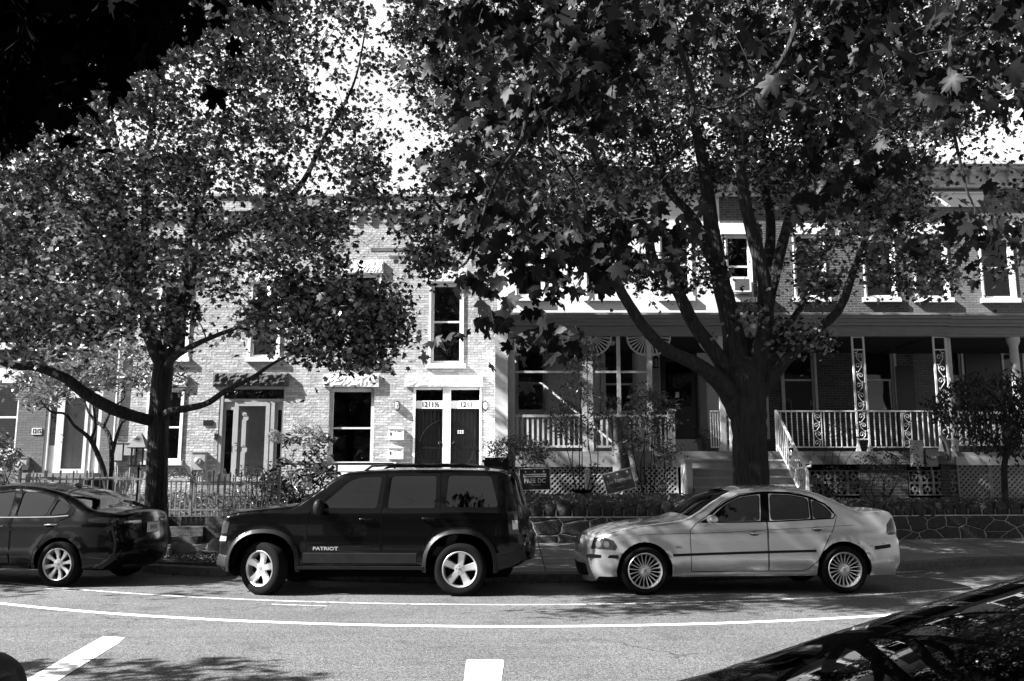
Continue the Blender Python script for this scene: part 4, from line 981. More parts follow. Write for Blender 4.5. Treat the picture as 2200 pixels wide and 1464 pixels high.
def make_wheel(parent, x, y, Rt, Rr, wd, n, w0, w1, sg=-1, steer=0, dish=.03, m='alloy', pair=0):
    Mw = Matrix.Translation((x, y, Rt)) @ Matrix.Rotation(steer, 4, 'Z') @ Matrix.Rotation(R(90) * (1 if sg < 0 else -1), 4, 'X')
    r = bpy.data.objects.new('wheel', None); COL.objects.link(r); r.parent = parent
    h = wd / 2; b = MB()
    b.lathe([(Rr, -h * .9), (Rr + .02, -h), (Rt - .03, -h), (Rt, -h * .7), (Rt, h * .7), (Rt - .012, h * .88), (Rt - .045, h), (Rr + .045, h * 1.02), (Rr + .01, h * .93), (Rr, h * .9)], 48, Mw); b.build('tyre', MT['rubber'], r, smooth=40, local=True)
    b = MB(); b.lathe([(Rr + .003, h * .9), (Rr - .004, h * .96), (Rr - .016, h * .9), (Rr - .022, h * .7), (Rr - .03, -h * .8)], 48, Mw, 0)
    b.lathe([(0, h * .66), (.055, h * .66), (.075, h * .6), (.078, h * .3)], 24, Mw, 0)
    for k in range(n):
        for off in ((-pair, pair) if pair else (0,)):
            a = 2 * PI * k / n + .2 + off; Ms = Mw @ Matrix.Rotation(a, 4, 'Z')
            st = [(.06, w0, h * .62, .03), ((Rr + .06) * .5, (w0 + w1) / 2, h * .62 - dish * .2, .028), (Rr - .014, w1, h * .82, .02)]
            vs = []; 
            for rr, ww, zz, th in st: vs += [Ms @ Vector((rr, -ww / 2, zz - th)), Ms @ Vector((rr, -ww / 2 * .72, zz)), Ms @ Vector((rr, ww / 2 * .72, zz)), Ms @ Vector((rr, ww / 2, zz - th))]
            b.add(vs, [(4 * i + j, 4 * i + j + 1, 4 * i + j + 5, 4 * i + j + 4) for i in range(2) for j in range(3)])
    b.build('rim', MT[m], r, smooth=30, local=True)
    b = MB(); b.lathe([(0, -h * .1), (Rr - .02, -h * .1)], 24, Mw); b.lathe([(0, 0.0), (Rr * .62, 0.0), (Rr * .62, -.02)], 24, Mw); b.build('brake_disc', MT['under'], r, local=True)
    b = MB()
    for k in range(5):
        a = 2 * PI * k / 5 + .5; b.lathe([(0, h * .66), (.010, h * .66), (.010, h * .4)], 8, Mw @ Matrix.Translation((.046 * math.cos(a), .046 * math.sin(a), 0)))
    b.lathe([(0, h * .70), (.024, h * .69), (.028, h * .6)], 16, Mw); b.build('hub', MT['alloy_dark'], r, smooth=40, local=True)
    return r
def mirror(c, x, z, m, sg, size=(.12, .19, .14)):
    y = sg * (c.W(x, z)); b = MB(); M = Matrix.Translation((x, y + sg * .13, z + .045)) @ Matrix.Diagonal((size[0] / 2, size[1] / 2, size[2] / 2, 1))
    prof = [(math.sin(PI * i / 10) ** .6, -math.cos(PI * i / 10)) for i in range(11)]; b.lathe(prof, 16, M @ Matrix.Rotation(R(90), 4, 'X')); b.bar((x, y - sg * .01, z - .0), (x, y + sg * .09, z + .02), .05, .03)
    b.build('wing_mirror', MT[m], c.root, smooth=60, local=True)
def place(root, x, y, rz, sc=1.0):
    root.location = (x, y, 0); root.rotation_euler = (0, 0, rz); root.scale = (sc, sc, sc)

mat('flare_plastic', .010, .4, noise=.3, spec=.25); mat('bumper_grey', .05, .4)
# black estate-like off-roader in the middle
SUV = dict(top=[(.30, .30), (.22, .40), (.20, .60), (.22, .78), (.25, .95), (.29, 1.045), (.55, 1.10), (.98, 1.14), (1.22, 1.16), (1.36, 1.24), (1.78, 1.56), (1.95, 1.61), (2.6, 1.645), (3.4, 1.65), (4.0, 1.63), (4.12, 1.57), (4.18, 1.30), (4.25, 1.08), (4.27, .80), (4.34, .72), (4.35, .52), (4.28, .40), (4.0, .32)],
    hw=.875, belt=1.10, tumble=.18, sill=.34, arch=[(.84, .36, .44), (3.475, .36, .44)], square=.06, flare=.035, edge=.05, fk=.15, rk=.12, ft=.42, rt=.4, crown=.035,
    windows=[[(1.56, 1.135), (1.62, 1.20), (1.96, 1.50), (2.10, 1.548), (2.40, 1.56), (2.35, 1.13)], [(2.49, 1.13), (2.53, 1.565), (3.14, 1.57), (3.14, 1.135)], [(3.27, 1.15), (3.30, 1.572), (3.87, 1.565), (3.98, 1.15)]],
    doors=[[(1.42, .44), (1.42, 1.06), (1.50, 1.12), (1.95, 1.53), (2.10, 1.58), (2.46, 1.595), (2.42, 1.12), (2.42, .44)], [(2.43, .44), (2.43, 1.12), (2.48, 1.60), (3.20, 1.605), (3.20, 1.0), (3.10, .86), (3.03, .70), (2.98, .44)]],
    handles=[(2.22, .99), (3.06, 1.0)], crease=[(.66, .006), (1.08, .008)], ws=(1.28, 1.80), rw=(4.06, 4.22), seats=[1.95, 2.85],
    mats=dict(body='car_black', glass='privacy_glass', trim='under', handle='car_black'))
c = Car(SUV); suv = c.make('off_roader', 'black boxy off-roader parked in the middle between the two saloons', 'parked cars along the kerb')
for sg in (-1, 1):
    for wx in (.84, 3.475):
        make_wheel(suv, wx, sg * .79, .345, .232, .215, 5, .085, .115, sg, steer=R(-24) if wx < 1 else 0)
    for wx, wz, ra in SUV['arch']:
        pts = []
        for k in range(23):
            a = -.12 + (PI + .24) * k / 22; q = (ra + .035) * (1 + .06 * abs(math.sin(2 * a)) ** 2); pts.append((wx + q * math.cos(a), wz + q * math.sin(a)))
        c.mould(pts, .06, .022, 'black_plastic' if 0 else 'flare_plastic', 'wheel_flare', suv, sg)
    c.mould([(1.38, .48), (2.0, .48), (2.9, .48)], .15, .02, 'flare_plastic', 'door_cladding', suv, sg)
    c.mould([(1.30, .36), (2.0, .36), (3.0, .36)], .05, .03, 'flare_plastic', 'sill_trim', suv, sg)
    c.mould([(1.45, .66), (2.0, .665), (2.95, .67)], .02, .006, 'car_black', 'door_moulding', suv, sg)
    mirror(c, 1.60, 1.10, 'black_plastic', sg, (.14, .18, .22))
    b = MB(); y = sg * .56; b.tube([(2.1, y, 1.62), (2.22, y, 1.70), (2.4, y, 1.715), (3.5, y, 1.715), (3.75, y, 1.69), (3.85, y, 1.63)], .018, 8)
    b.build('roof_rail', MT['black_plastic'], suv, smooth=50, local=True)
    c.patch([(.23, .70), (.33, .70), (.34, .76), (.25, .77)], .008, 'lamp_glass', 'side_marker', suv, sg); c.patch([(.25, .80), (.34, .80), (.37, .95), (.28, .97)], .006, 'lamp_dark', 'headlight', suv, sg)
    c.patch([(2.43, 1.15), (2.49, 1.15), (2.53, 1.54), (2.49, 1.54)][:4], .002, 'under', 'door_pillar', suv, sg)
    c.patch([(4.12, .80), (4.25, .80), (4.22, 1.10), (4.10, 1.10)], .006, 'red_lens', 'tail_light', suv, sg)
    c.patch([(4.17, .86), (4.24, .86), (4.23, .98), (4.16, .98)], .010, 'lamp_glass', 'reflector', suv, sg)
    c.mould([(.22, .46), (.30, .44), (.40, .43)], .16, .02, 'bumper_grey', 'front_bumper', suv, sg)
    c.mould([(3.93, .46), (4.15, .50), (4.33, .56)], .18, .015, 'flare_plastic', 'rear_bumper', suv, sg)
for sgn in (-1,):
    text_mesh('PATRIOT', .062, Matrix.Translation((1.68, -(c.W(1.68, .62) + .004), .605)) @ Matrix.Rotation(R(90), 4, 'X'), 'badge', MT['alloy'], suv, local=True, bold=.0015, sx=1.35, align='CENTER')
c.cap_patch(.72, .95, -.6, .6, .006, 'black_plastic', 'grille', suv, rear=False)
b = MB(); b.box(.9, 1.35, -.012, .0, 0, .008, M=Matrix.Translation((.2, -.3, 1.17))); b.build('wiper', MT['black_plastic'], suv, local=True)
SC = .987; place(suv, -3.227 - .84 * SC, 12.0 + .875 * SC + .14, R(-3.0), SC)

# silver saloon
SAL = dict(top=[(.14, .17), (.08, .30), (.05, .46), (.06, .56), (.09, .70), (.17, .775), (.45, .86), (.85, .915), (1.22, .955), (1.42, 1.0), (1.92, 1.32), (2.2, 1.395), (2.7, 1.415), (3.05, 1.39), (3.33, 1.30), (3.78, 1.085), (3.88, 1.075), (4.12, 1.09), (4.25, 1.075), (4.29, 1.0), (4.31, .72), (4.36, .67), (4.36, .40), (4.28, .27)],
    hw=.87, belt=.93, tumble=.36, sill=.235, arch=[(.76, .315, .375), (3.485, .315, .375)], flare=.02, edge=.07, fk=.20, rk=.13, ft=.45, rt=.45, crown=.04,
    windows=[[(1.66, .955), (1.68, 1.0), (1.90, 1.18), (2.12, 1.275), (2.40, 1.31), (2.35, .965)], [(2.50, .97), (2.545, 1.318), (2.85, 1.305), (3.07, 1.26), (3.05, .99)], [(3.10, .99), (3.12, 1.245), (3.28, 1.165), (3.37, 1.06), (3.35, 1.0)]],
    doors=[[(1.39, .30), (1.38, .84), (1.47, .93), (1.62, 1.02), (1.88, 1.22), (2.12, 1.32), (2.44, 1.35), (2.44, .30)], [(2.452, .30), (2.452, 1.352), (2.88, 1.345), (3.15, 1.27), (3.36, 1.14), (3.43, 1.02), (3.36, .86), (3.22, .62), (3.12, .44), (3.0, .33), (2.9, .30)]],
    handles=[(2.30, .80), (3.17, .86)], crease=[(.80, .010)], ws=(1.40, 2.02), rw=(3.28, 3.80), seats=[2.0, 2.65],
    mats=dict(body='car_silver', glass='car_glass', trim='under', handle='car_silver'))

def saloon_details(c, root, sx=0):
    s = c.sp; L = c.L
    for sg in (-1, 1):
        c.mould([(1.14, .515), (1.6, .53), (2.4, .55), (3.10, .565)], .035, .010, 'black_plastic', 'side_moulding', root, sg)
        c.mould([(.005, .50), (.12, .50), (.40, .50)], .05, .012, 'black_plastic', 'bumper_strip', root, sg)
        c.mould([(3.92, .60), (4.1, .62), (4.33, .645)], .055, .012, 'black_plastic', 'bumper_strip', root, sg)
        c.patch([(.06, .60), (.36, .585), (.385, .63), (.34, .71), (.24, .745), (.10, .745)], .006, 'lamp_dark', 'headlight', root, sg)
        for hx_ in (.15, .25): c.patch([(hx_ + .038 * math.cos(a), .66 + .042 * math.sin(a)) for a in [2 * PI * k / 12 for k in range(12)]], .009, 'alloy_dark', 'bulb_reflector', root, sg)
        c.patch([(4.10, .80), (4.13, .77), (4.30, .78), (4.285, .97), (4.22, 1.0), (4.12, .91)], .006, 'red_lens', 'tail_light', root, sg)
        c.patch([(1.22 + .045 * math.cos(a), .62 + .016 * math.sin(a)) for a in [2 * PI * k / 12 for k in range(12)]], .006, 'alloy_dark', 'side_repeater', root, sg)
        c.ribbon([(.40, .56), (.385, .50), (.36, .30)], .006, .002, 'gravel_dark', 'panel_gap', root, sg)
        c.ribbon([(3.85, .62), (4.05, .66), (4.29, .69)], .006, .002, 'gravel_dark', 'panel_gap', root, sg)
        c.ribbon([(.40, .745), (.8, .79), (1.36, .80)], .006, .002, 'gravel_dark', 'panel_gap', root, sg)
        c.ribbon([(1.39, .80), (1.9, .815), (2.44, .845)], .005, .002, 'gravel_dark', 'body_line', root, sg)
        c.ribbon([(2.46, .845), (3.0, .87), (3.6, .90), (4.08, .93)], .005, .002, 'gravel_dark', 'body_line', root, sg)
        c.patch([(2.365, .962), (2.485, .966), (2.53, 1.33), (2.415, 1.325)], .003, 'under', 'door_pillar', root, sg); c.patch([(3.06, .985), (3.095, .985), (3.115, 1.25), (3.078, 1.265)], .003, 'black_plastic', 'door_pillar', root, sg)
        c.ribbon([(1.64, 1.01), (1.78, 1.12), (1.92, 1.21), (2.12, 1.295), (2.42, 1.335), (2.55, 1.34), (2.85, 1.325), (3.08, 1.28), (3.30, 1.18), (3.40, 1.06)], .026, .004, 'under', 'window_strip', root, sg)
        c.patch([(1.50, .94), (1.64, .955), (1.66, 1.01)], .003, 'black_plastic', 'mirror_base', root, sg)
        c.ribbon([(1.55, .945), (2.1, .948), (2.6, .957), (3.0, .975), (3.38, .995), (3.42, 1.05)], .016, .003, 'under', 'window_strip', root, sg)
        mirror(c, 1.66, .945, 'car_silver', sg, (.15, .2, .125))
        c.mould([(1.25, .245), (2.0, .25), (3.0, .25)], .035, .02, 'car_silver', 'side_skirt', root, sg)
    c.cap_patch(.60, .74, -.28, -.03, .006, 'black_plastic', 'grille', root, rear=False); c.cap_patch(.60, .74, .03, .28, .006, 'black_plastic', 'grille', root, rear=False)
    c.cap_patch(.22, .40, -.8, .8, .004, 'black_plastic', 'air_intake', root, rear=False)
    b = MB(); b.tube([(1.60, -.62, 1.03), (1.66, -.2, 1.09), (1.66, .1, 1.1)], .008, 5); b.build('wiper', MT['black_plastic'], root, local=True)
    b = MB(); b.box(1.62, 1.70, -.50, -.42, 1.068, 1.07, M=None); b.build('sticker', MT['sign_white'], root, local=True)
c = Car(SAL); sal = c.make('saloon_car', 'silver four-door saloon with many-spoked wheels parked on the right', 'parked cars along the kerb')
saloon_details(c, sal)
for sg in (-1, 1):
    for wx in (.76, 3.485): make_wheel(sal, wx, sg * .785, .315, .232, .21, 20, .011, .017, sg)
SC = .985; place(sal, 1.644 - .76 * SC, 12.05 + .87 * SC, R(3.6), SC)
sal.location.x += .05

# glossy black saloon on the left, tail towards the off-roader
COR = dict(top=[(.10, .2), (.02, .32), (.0, .5), (.08, .68), (.45, .82), (.9, .90), (1.25, .95), (1.42, 1.02), (2.05, 1.34), (2.4, 1.42), (2.8, 1.435), (3.25, 1.385), (3.65, 1.28), (4.0, 1.08), (4.22, 1.04), (4.36, 1.025), (4.405, .985), (4.41, .87), (4.43, .74), (4.47, .62), (4.46, .45), (4.40, .32), (4.28, .24)],
    hw=.89, belt=.95, tumble=.36, sill=.25, arch=[(.95, .32, .375), (3.65, .32, .375)], flare=.02, edge=.08, fk=.26, rk=.22, ft=.55, rt=.55, crown=.05,
    windows=[[(1.75, .98), (1.85, 1.08), (2.25, 1.29), (2.78, 1.35), (2.80, .985)], [(2.90, .99), (2.91, 1.345), (3.22, 1.32), (3.46, 1.255), (3.38, .995)], [(3.43, 1.0), (3.51, 1.235), (3.74, 1.10), (3.70, 1.03)]],
    doors=[[(1.50, .32), (1.48, .9), (1.85, 1.17), (2.2, 1.33), (2.84, 1.385), (2.86, .32)], [(2.87, .32), (2.875, 1.385), (3.3, 1.35), (3.55, 1.27), (3.82, 1.08), (3.80, 1.0), (3.62, .92), (3.40, .70), (3.27, .52), (3.20, .32)]],
    handles=[(2.66, .84), (3.52, .87)], crease=[(.86, .015), (.45, .012)], ws=(1.42, 2.08), rw=(3.32, 4.08), seats=[2.1, 2.8],
    mats=dict(body='car_black', glass='privacy_glass', trim='black_plastic', handle='chrome'))
c = Car(COR); cor = c.make('saloon_car', 'glossy black saloon with eight-spoked silver wheels parked at the left edge', 'parked cars along the kerb')
for sg in (-1, 1):
    for wx in (.95, 3.65): make_wheel(cor, wx, sg * .80, .318, .225, .21, 8, .035, .085, sg)
    c.patch([(4.08, .91), (4.41, .89), (4.40, .96), (4.20, .98), (4.06, .95)], .006, 'red_lens', 'tail_light', cor, sg)
    c.mould([(1.4, .27), (2.2, .27), (3.2, .27)], .04, .02, 'car_black', 'side_skirt', cor, sg)
    c.ribbon([(1.7, .965), (2.4, .968), (3.0, .972), (3.5, .98), (3.74, 1.0)], .012, .005, 'chrome', 'window_strip', cor, sg)
    c.patch([(2.815, .99), (2.885, .99), (2.895, 1.345), (2.795, 1.345)], .003, 'black_plastic', 'door_pillar', cor, sg)
    mirror(c, 1.75, .96, 'car_black', sg, (.15, .2, .13))
    c.mould([(4.10, .42), (4.28, .40), (4.42, .38)], .012, .008, 'bumper_grey', 'reflector', cor, sg)
    c.cap_patch(.87, .93, sg * .42, sg * .90, .010, 'lamp_glass' , 'tail_light', cor)
c.cap_patch(.96, 1.01, -.95, .95, .006, 'car_black', 'boot_lip', cor)
c.cap_patch(.72, .90, -.34, .34, .004, 'black_plastic', 'plate_recess', cor)
p_ = c.cap(min(range(len(c.top)), key=lambda i: abs(c.top[i][1] - .80) + (9 if c.top[i][0] < 3 else 0)), 0, .02)
b = MB(); b.box(p_.x, p_.x + .012, -.155, .155, .735, .885); pl = b.build('licence_plate', MT['plate'], cor, local=True)
text_mesh('0410', .10, Matrix.Translation((p_.x + .014, 0, .808)) @ Matrix.Rotation(R(90), 4, 'Z') @ Matrix.Rotation(R(90), 4, 'X'), 'digits', MT['sign_grey'], pl, local=True, sx=.85)
text_mesh('COROLLA', .045, Matrix.Translation((p_.x + .012, -.44, .885)) @ Matrix.Rotation(R(90), 4, 'Z') @ Matrix.Rotation(R(90), 4, 'X'), 'badge', MT['chrome'], cor, local=True, sx=1.1)
b = MB(); Mb = Matrix.Translation((4.41, 0, .965)) @ Matrix.Rotation(R(90), 4, 'Y')
for rx, ry in ((.05, .075), (.032, .02), (.018, .048)): b.tube([Mb @ Vector((rx * math.cos(a), ry * math.sin(a), 0)) for a in [2 * PI * k / 20 for k in range(21)]], .006, 5)
b.build('emblem', MT['chrome'], cor, local=True)
b = MB(); b.prism([(3.15, 1.40), (3.35, 1.385), (3.33, 1.47), (3.28, 1.47)], -.02, .02); b.build('aerial', MT['car_black'], cor, local=True)
c.cap_patch(.28, .36, -.7, .7, .006, 'bumper_grey', 'rear_valance', cor)
SC = .99; place(cor, -6.27 - 3.65 * SC * math.cos(R(9)), 13.0 + .875 * SC + 3.65 * SC * math.sin(R(9)), R(-9), SC)

# cars on the photographer's side; the left one is added to fill a dark corner
NR = dict(COR); NR['top'] = [(.10, .2), (.02, .32), (.0, .5), (.08, .64), (.45, .76), (.9, .82), (1.25, .86), (1.42, .90), (2.0, 1.105), (2.6, 1.275), (3.0, 1.33), (3.4, 1.30), (3.7, 1.22), (4.1, 1.05), (4.35, 1.02), (4.52, 1.0), (4.56, .95), (4.53, .85), (4.57, .72), (4.63, .60), (4.62, .45), (4.55, .32), (4.4, .24)]
NR['belt'] = .86; NR['ws'] = (1.42, 2.62); NR['rw'] = (3.5, 4.08); NR['windows'] = [[(1.85, .92), (2.0, .98), (2.55, 1.17), (3.0, 1.24), (3.0, .93)]]; NR['doors'] = [[(1.6, .32), (1.6, .82), (2.5, 1.20), (3.08, 1.28), (3.08, .32)]]; NR['handles'] = [(2.9, .8)]
NR['mats'] = dict(body='near_paint', glass='car_glass', trim='black_plastic', handle='near_paint', wsglass='dark_windshield')
glass_mat('dark_windshield', .06, rough=.015, wave=.00005, ior=1.45)
c = Car(NR); nr = c.make('coupe_car', 'black car in the bottom right corner seen over its reflecting windscreen', 'cars parked on the near side')
for sg in (-1, 1):
    for wx in (.95, 3.65): make_wheel(nr, wx, sg * .80, .318, .225, .21, 8, .035, .085, sg)
    mirror(c, 1.92, .89, 'near_paint', sg, (.13, .2, .09))
b = MB(); b.box(1.64, 1.80, .40, .56, .985, .987, M=None); b.build('sticker', MT['sign_white'], nr, local=True)
place(nr, -.88, 2.85 - .89, R(-1), 1.0)
c = Car(dict(COR, mats=dict(body='matt_black', glass='matt_black', trim='matt_black', handle='matt_black'))); n2 = c.make('saloon_car', 'all-black car added to fill the dark bottom left corner with its tail', 'cars parked on the near side')
for sg in (-1, 1):
    for wx in (.95, 3.65): make_wheel(n2, wx, sg * .80, .318, .225, .21, 8, .035, .085, sg)
place(n2, -1.15 - 4.47, 2.6 - .89, R(0), 1.0)

# ------------------------------------------------------------ garden walls, fences, steps
# stone wall in front of the porch houses
xs = [-.9 + i * .35 for i in range(44)]
def wall_strip(name, xs, f, z0, z1, th, m, label, cat, cap_stones=True, group=None):
    r = empty(name, (xs[0], f(xs[0]), z0), label, cat, group)
    b = MB(); n = len(xs); vs = []
    for x in xs: vs += [(x, f(x), z0), (x, f(x) , z1), (x, f(x) + th, z1), (x, f(x) + th, z0)]
    fs = [(4 * i + j, 4 * i + 4 + j, 4 * i + 5 + j, 4 * i + 1 + j) for i in range(n - 1) for j in range(3)] + [(0, 1, 2, 3), (4 * n - 1, 4 * n - 2, 4 * n - 3, 4 * n - 4)]
    b.add(vs, fs); b.build('wall_body', MT[m], r)
    if cap_stones:
        b = MB(); mo = MB(); x = xs[0] + .02
        while x < xs[-1] - .3:
            w_ = random.uniform(.17, .30); hh = random.uniform(.17, .27) * (1.35 if random.random() < .08 else 1); y = f(x) + .02
            M = Matrix.Translation((x + w_ / 2, y + th * .42, z1 + hh * .42)) @ Matrix.Rotation(random.uniform(-.08, .08), 4, 'Y') @ Matrix.Diagonal((w_ / 2 * .96, th * .42, hh * .62, 1))
            vs = []; fs = []; NU, NV = 12, 7
            for iv in range(NV + 1):
                ph = -PI / 2 + PI * iv / NV
                for iu in range(NU):
                    a = 2 * PI * iu / NU; sg = lambda v, e: math.copysign(abs(v) ** e, v)
                    vs.append(M @ (Vector((sg(math.cos(ph), .55) * sg(math.cos(a), .55), sg(math.cos(ph), .55) * sg(math.sin(a), .55), sg(math.sin(ph), .7))) * random.uniform(.92, 1.05)))
            for iv in range(NV):
                for iu in range(NU): fs.append((iv * NU + iu, iv * NU + (iu + 1) % NU, (iv + 1) * NU + (iu + 1) % NU, (iv + 1) * NU + iu))
            b.add(vs, fs); mo.box(x - .008, x + .010, y + .0, y + th * .7, z1 - .02, z1 + .13); x += w_ + .012
        b.build('cap_stones', MT['stone_cap'], r, smooth=60); mo.build('mortar', MT['concrete'], r)
        b = MB()
        for a, c in zip(xs[:-1], xs[1:]): b.quad((a, f(a) - .004, z1 - .012), (c, f(c) - .004, z1 - .012), (c, f(c) - .004, z1 + .006), (a, f(a) - .004, z1 + .006))
        b.build('mortar_line', MT['off_white'], r)
    return r
wall_strip('stone_wall', [x for x in xs if x < 3.8], WALL, .28, .80, .28, 'rubble', 'low rubble stone wall with pale joints between the black off-roader and the silver car', 'garden wall')
wall_strip('stone_wall', [x for x in xs if x > 5.6], WALL, .28, .78, .28, 'rubble', 'low rubble stone wall with pale joints right of the silver car', 'garden wall')
# brick kerb wall and steps under the iron fences on the left
r = empty('brick_wall', (-7, 18.1, .3), 'low dark brick wall and steps under the iron fences', 'garden wall')
b = MB(); b.box(-14, P(352, 1130, 18.1).x, 18.1, 18.35, .25, .80); x0, x1 = P(352, 1130, 18.1).x, P(440, 1130, 18.1).x; b.box(x1, -.9, 18.1, 18.35, .25, .80); b.build('wall_body', MT['brick_step'], r)
s = MB(); s.box(x0 + .01, x1 - .01, 17.75, 18.35, .25, .42); s.box(x0 + .01, x1 - .01, 18.02, 18.4, .42, .6); s.box(x0 + .01, x1 - .01, 18.3, 18.7, .6, .78); s.build('step', MT['brick_step'], r)
def picket_fence(p0, p1, y, n, zt, zb_, label, m='iron_grey', spear=False, rz=.0, y1=None):
    x0, x1 = P(p0, 1030, y).x, P(p1, 1030, y).x; y1 = y1 or y; r = empty('iron_fence', ((x0 + x1) / 2, y, zb_), label, 'fence', 'iron picket fences'); b = MB()
    for i in range(n + 1):
        t = i / n; x = x0 + (x1 - x0) * t; yy = y + (y1 - y) * t; hh = zt + (.07 if i % 2 == 0 else 0); b.box(x - .011, x + .011, yy - .011, yy + .011, zb_, hh)
        if spear: b.lathe([(0, 0), (.03, .03), (.012, .06), (.022, .075), (0, .13)], 6, Matrix.Translation((x, yy, hh - .01)))
    b.build('pickets', MT[m], r); b = MB()
    for z in (zt - .10, zb_ + .12): b.bar((x0, y, z), (x1, y1, z), .03, .035)
    b.build('rail', MT[m], r)
    for x, yy in ((x0, y), (x1, y1)): b = MB(); b.box(x - .025, x + .025, yy - .025, yy + .025, zb_, zt + .05); b.lathe([(0, .12), (.03, .09), (.035, .06), (.02, .02), (.03, 0)], 8, Matrix.Translation((x, yy, zt + .04))); b.build('post', MT[m], r)
    return r
picket_fence(42, 316, 18.2, 19, 1.62, .80, 'grey iron picket fence along the pavement in front of number 1215')
picket_fence(62, 300, 20.2, 14, 1.66, .85, 'second row of grey iron pickets behind the pavement fence, nearer the house')
picket_fence(412, 600, 18.2, 16, 1.56, .80, 'thin iron fence with spear tips right of the scrolled gate', spear=True)
picket_fence(418, 585, 19.4, 10, 1.52, .85, 'inner iron fence with spear tips behind the hydrangea side of the gate', spear=True)
x0, x1 = P(357, 1050, 18.2).x, P(410, 1050, 18.2).x; r = empty('iron_gate', ((x0 + x1) / 2, 18.2, .8), 'small iron gate with scrolls on top beside the big left tree', 'gate'); b = MB()
for i in range(6): x = x0 + (x1 - x0) * i / 5; b.box(x - .011, x + .011, 18.19, 18.21, .78, 1.5)
b.bar((x0, 18.2, 1.48), (x1, 18.2, 1.48), .03); b.bar((x0, 18.2, .92), (x1, 18.2, .92), .03); b.build('gate_leaf', MT['iron_grey'], r); b = MB()
cx = (x0 + x1) / 2; W_ = (x1 - x0) / 2
for sg in (-1, 1):
    b.tube(catmull([(cx, 18.2, 1.62), (cx + sg * W_ * .3, 18.2, 1.74), (cx + sg * W_ * .7, 18.2, 1.62), (cx + sg * W_, 18.2, 1.54)], 6), .012, 6)
    spiral(b, cx + sg * W_ * .28, 1.61, 18.2, .09, sg, PI / 2, .011, 1.3); spiral(b, cx + sg * W_ * .85, 1.56, 18.2, .06, -sg, PI / 2, .01, 1.2)
b.build('scroll', MT['iron_grey'], r)
# black pipe rail, bench, bicycle in front of 1211
RY = 20.6; q0, q1 = P(602, 997, RY), P(848, 997, RY); r = empty('pipe_rail', (q0.x, RY, .9), 'black pipe handrail between hydrangea and the white bench', 'handrail'); b = MB()
b.tube([(q0.x, RY, .9), (q0.x, RY, q0.z - .04), (q0.x + .04, RY, q0.z), (q1.x - .04, RY, q0.z), (q1.x, RY, q0.z - .04), (q1.x, RY, .9)], .028, 8); xm = P(724, 1000, RY).x; b.tube([(xm, RY, .9), (xm, RY, q0.z)], .026, 8); b.build('rail', MT['black_paint'], r, smooth=60)
BY = 22.6; r = empty('slatted_bench', (P(785, 1030, BY).x, BY, 1.0), 'white slatted garden bench under the black-framed window', 'bench'); xl, xr = P(722, 1012, BY).x, P(850, 1012, BY).x; zt_ = P(0, 992, BY).z; b = MB()
for k in range(4): b.box(xl, xr, BY + .02 + k * .018, BY + .04 + k * .018, zt_ - .50 + k * .13, zt_ - .40 + k * .13)
b.build('backrest', MT['white_paint'], r); b = MB()
for k in range(5): b.box(xl, xr, BY - .45 + k * .095, BY - .37 + k * .095, zt_ - .58, zt_ - .555)
b.build('seat', MT['white_paint'], r)
for x in (xl + .06, xr - .06):
    for y in (BY - .42, BY + .03): b = MB(); b.box(x - .03, x + .03, y - .03, y + .03, 1.0, zt_ - .585); b.build('leg', MT['white_paint'], r)
def bike(px, Y, label):
    c0 = P(px, 1045, Y); zg = 1.0; r = empty('bicycle', (c0.x, Y, zg), label, 'bicycle'); Rw = .33
    for dx in (-.5, .5):
        M = Matrix.Translation((c0.x + dx, Y, zg + Rw)) @ Matrix.Rotation(R(90), 4, 'X')
        b = MB(); b.tube([M @ Vector((Rw * math.cos(a), Rw * math.sin(a), 0)) for a in [2 * PI * k / 32 for k in range(33)]], .02, 6, cap=False); o = b.build('wheel', MT['rubber'], r); b = MB()
        for k in range(14): a = 2 * PI * k / 14; b.bar((c0.x + dx, Y, zg + Rw), M @ Vector((Rw * math.cos(a), Rw * math.sin(a), 0)), .004)
        b.build('spokes', MT['alloy'], o)
    B = (c0.x - .05, Y, zg + .28); Sx = (c0.x - .18, Y, zg + .80); H = (c0.x + .33, Y, zg + .80); b = MB()
    for a, d in ((B, Sx), (B, (H[0] + .02, Y, H[2] - .1)), (Sx, H), ((c0.x - .5, Y, zg + Rw), B), ((c0.x - .5, Y, zg + Rw), (Sx[0], Y, Sx[2] - .1)), (H, (c0.x + .5, Y, zg + Rw))): b.tube([a, d], .018, 6)
    b.build('frame', MT['sign_grey'], r, smooth=60); b = MB(); b.box(Sx[0] - .13, Sx[0] + .12, Y - .06, Y + .06, Sx[2] + .06, Sx[2] + .11); b.tube([Sx, (Sx[0], Y, Sx[2] + .07)], .014, 6); b.build('saddle', MT['black_plastic'], r)
    b = MB(); b.tube([H, (H[0] - .01, Y, H[2] + .1), (H[0] + .02, Y - .26, H[2] + .12)], .012, 6); b.tube([(H[0] - .01, Y, H[2] + .1), (H[0] + .02, Y + .26, H[2] + .12)], .012, 6); b.build('handlebar', MT['black_plastic'], r)
bike(672, 20.9, 'bicycle leaning on the black pipe rail behind the off-roader')
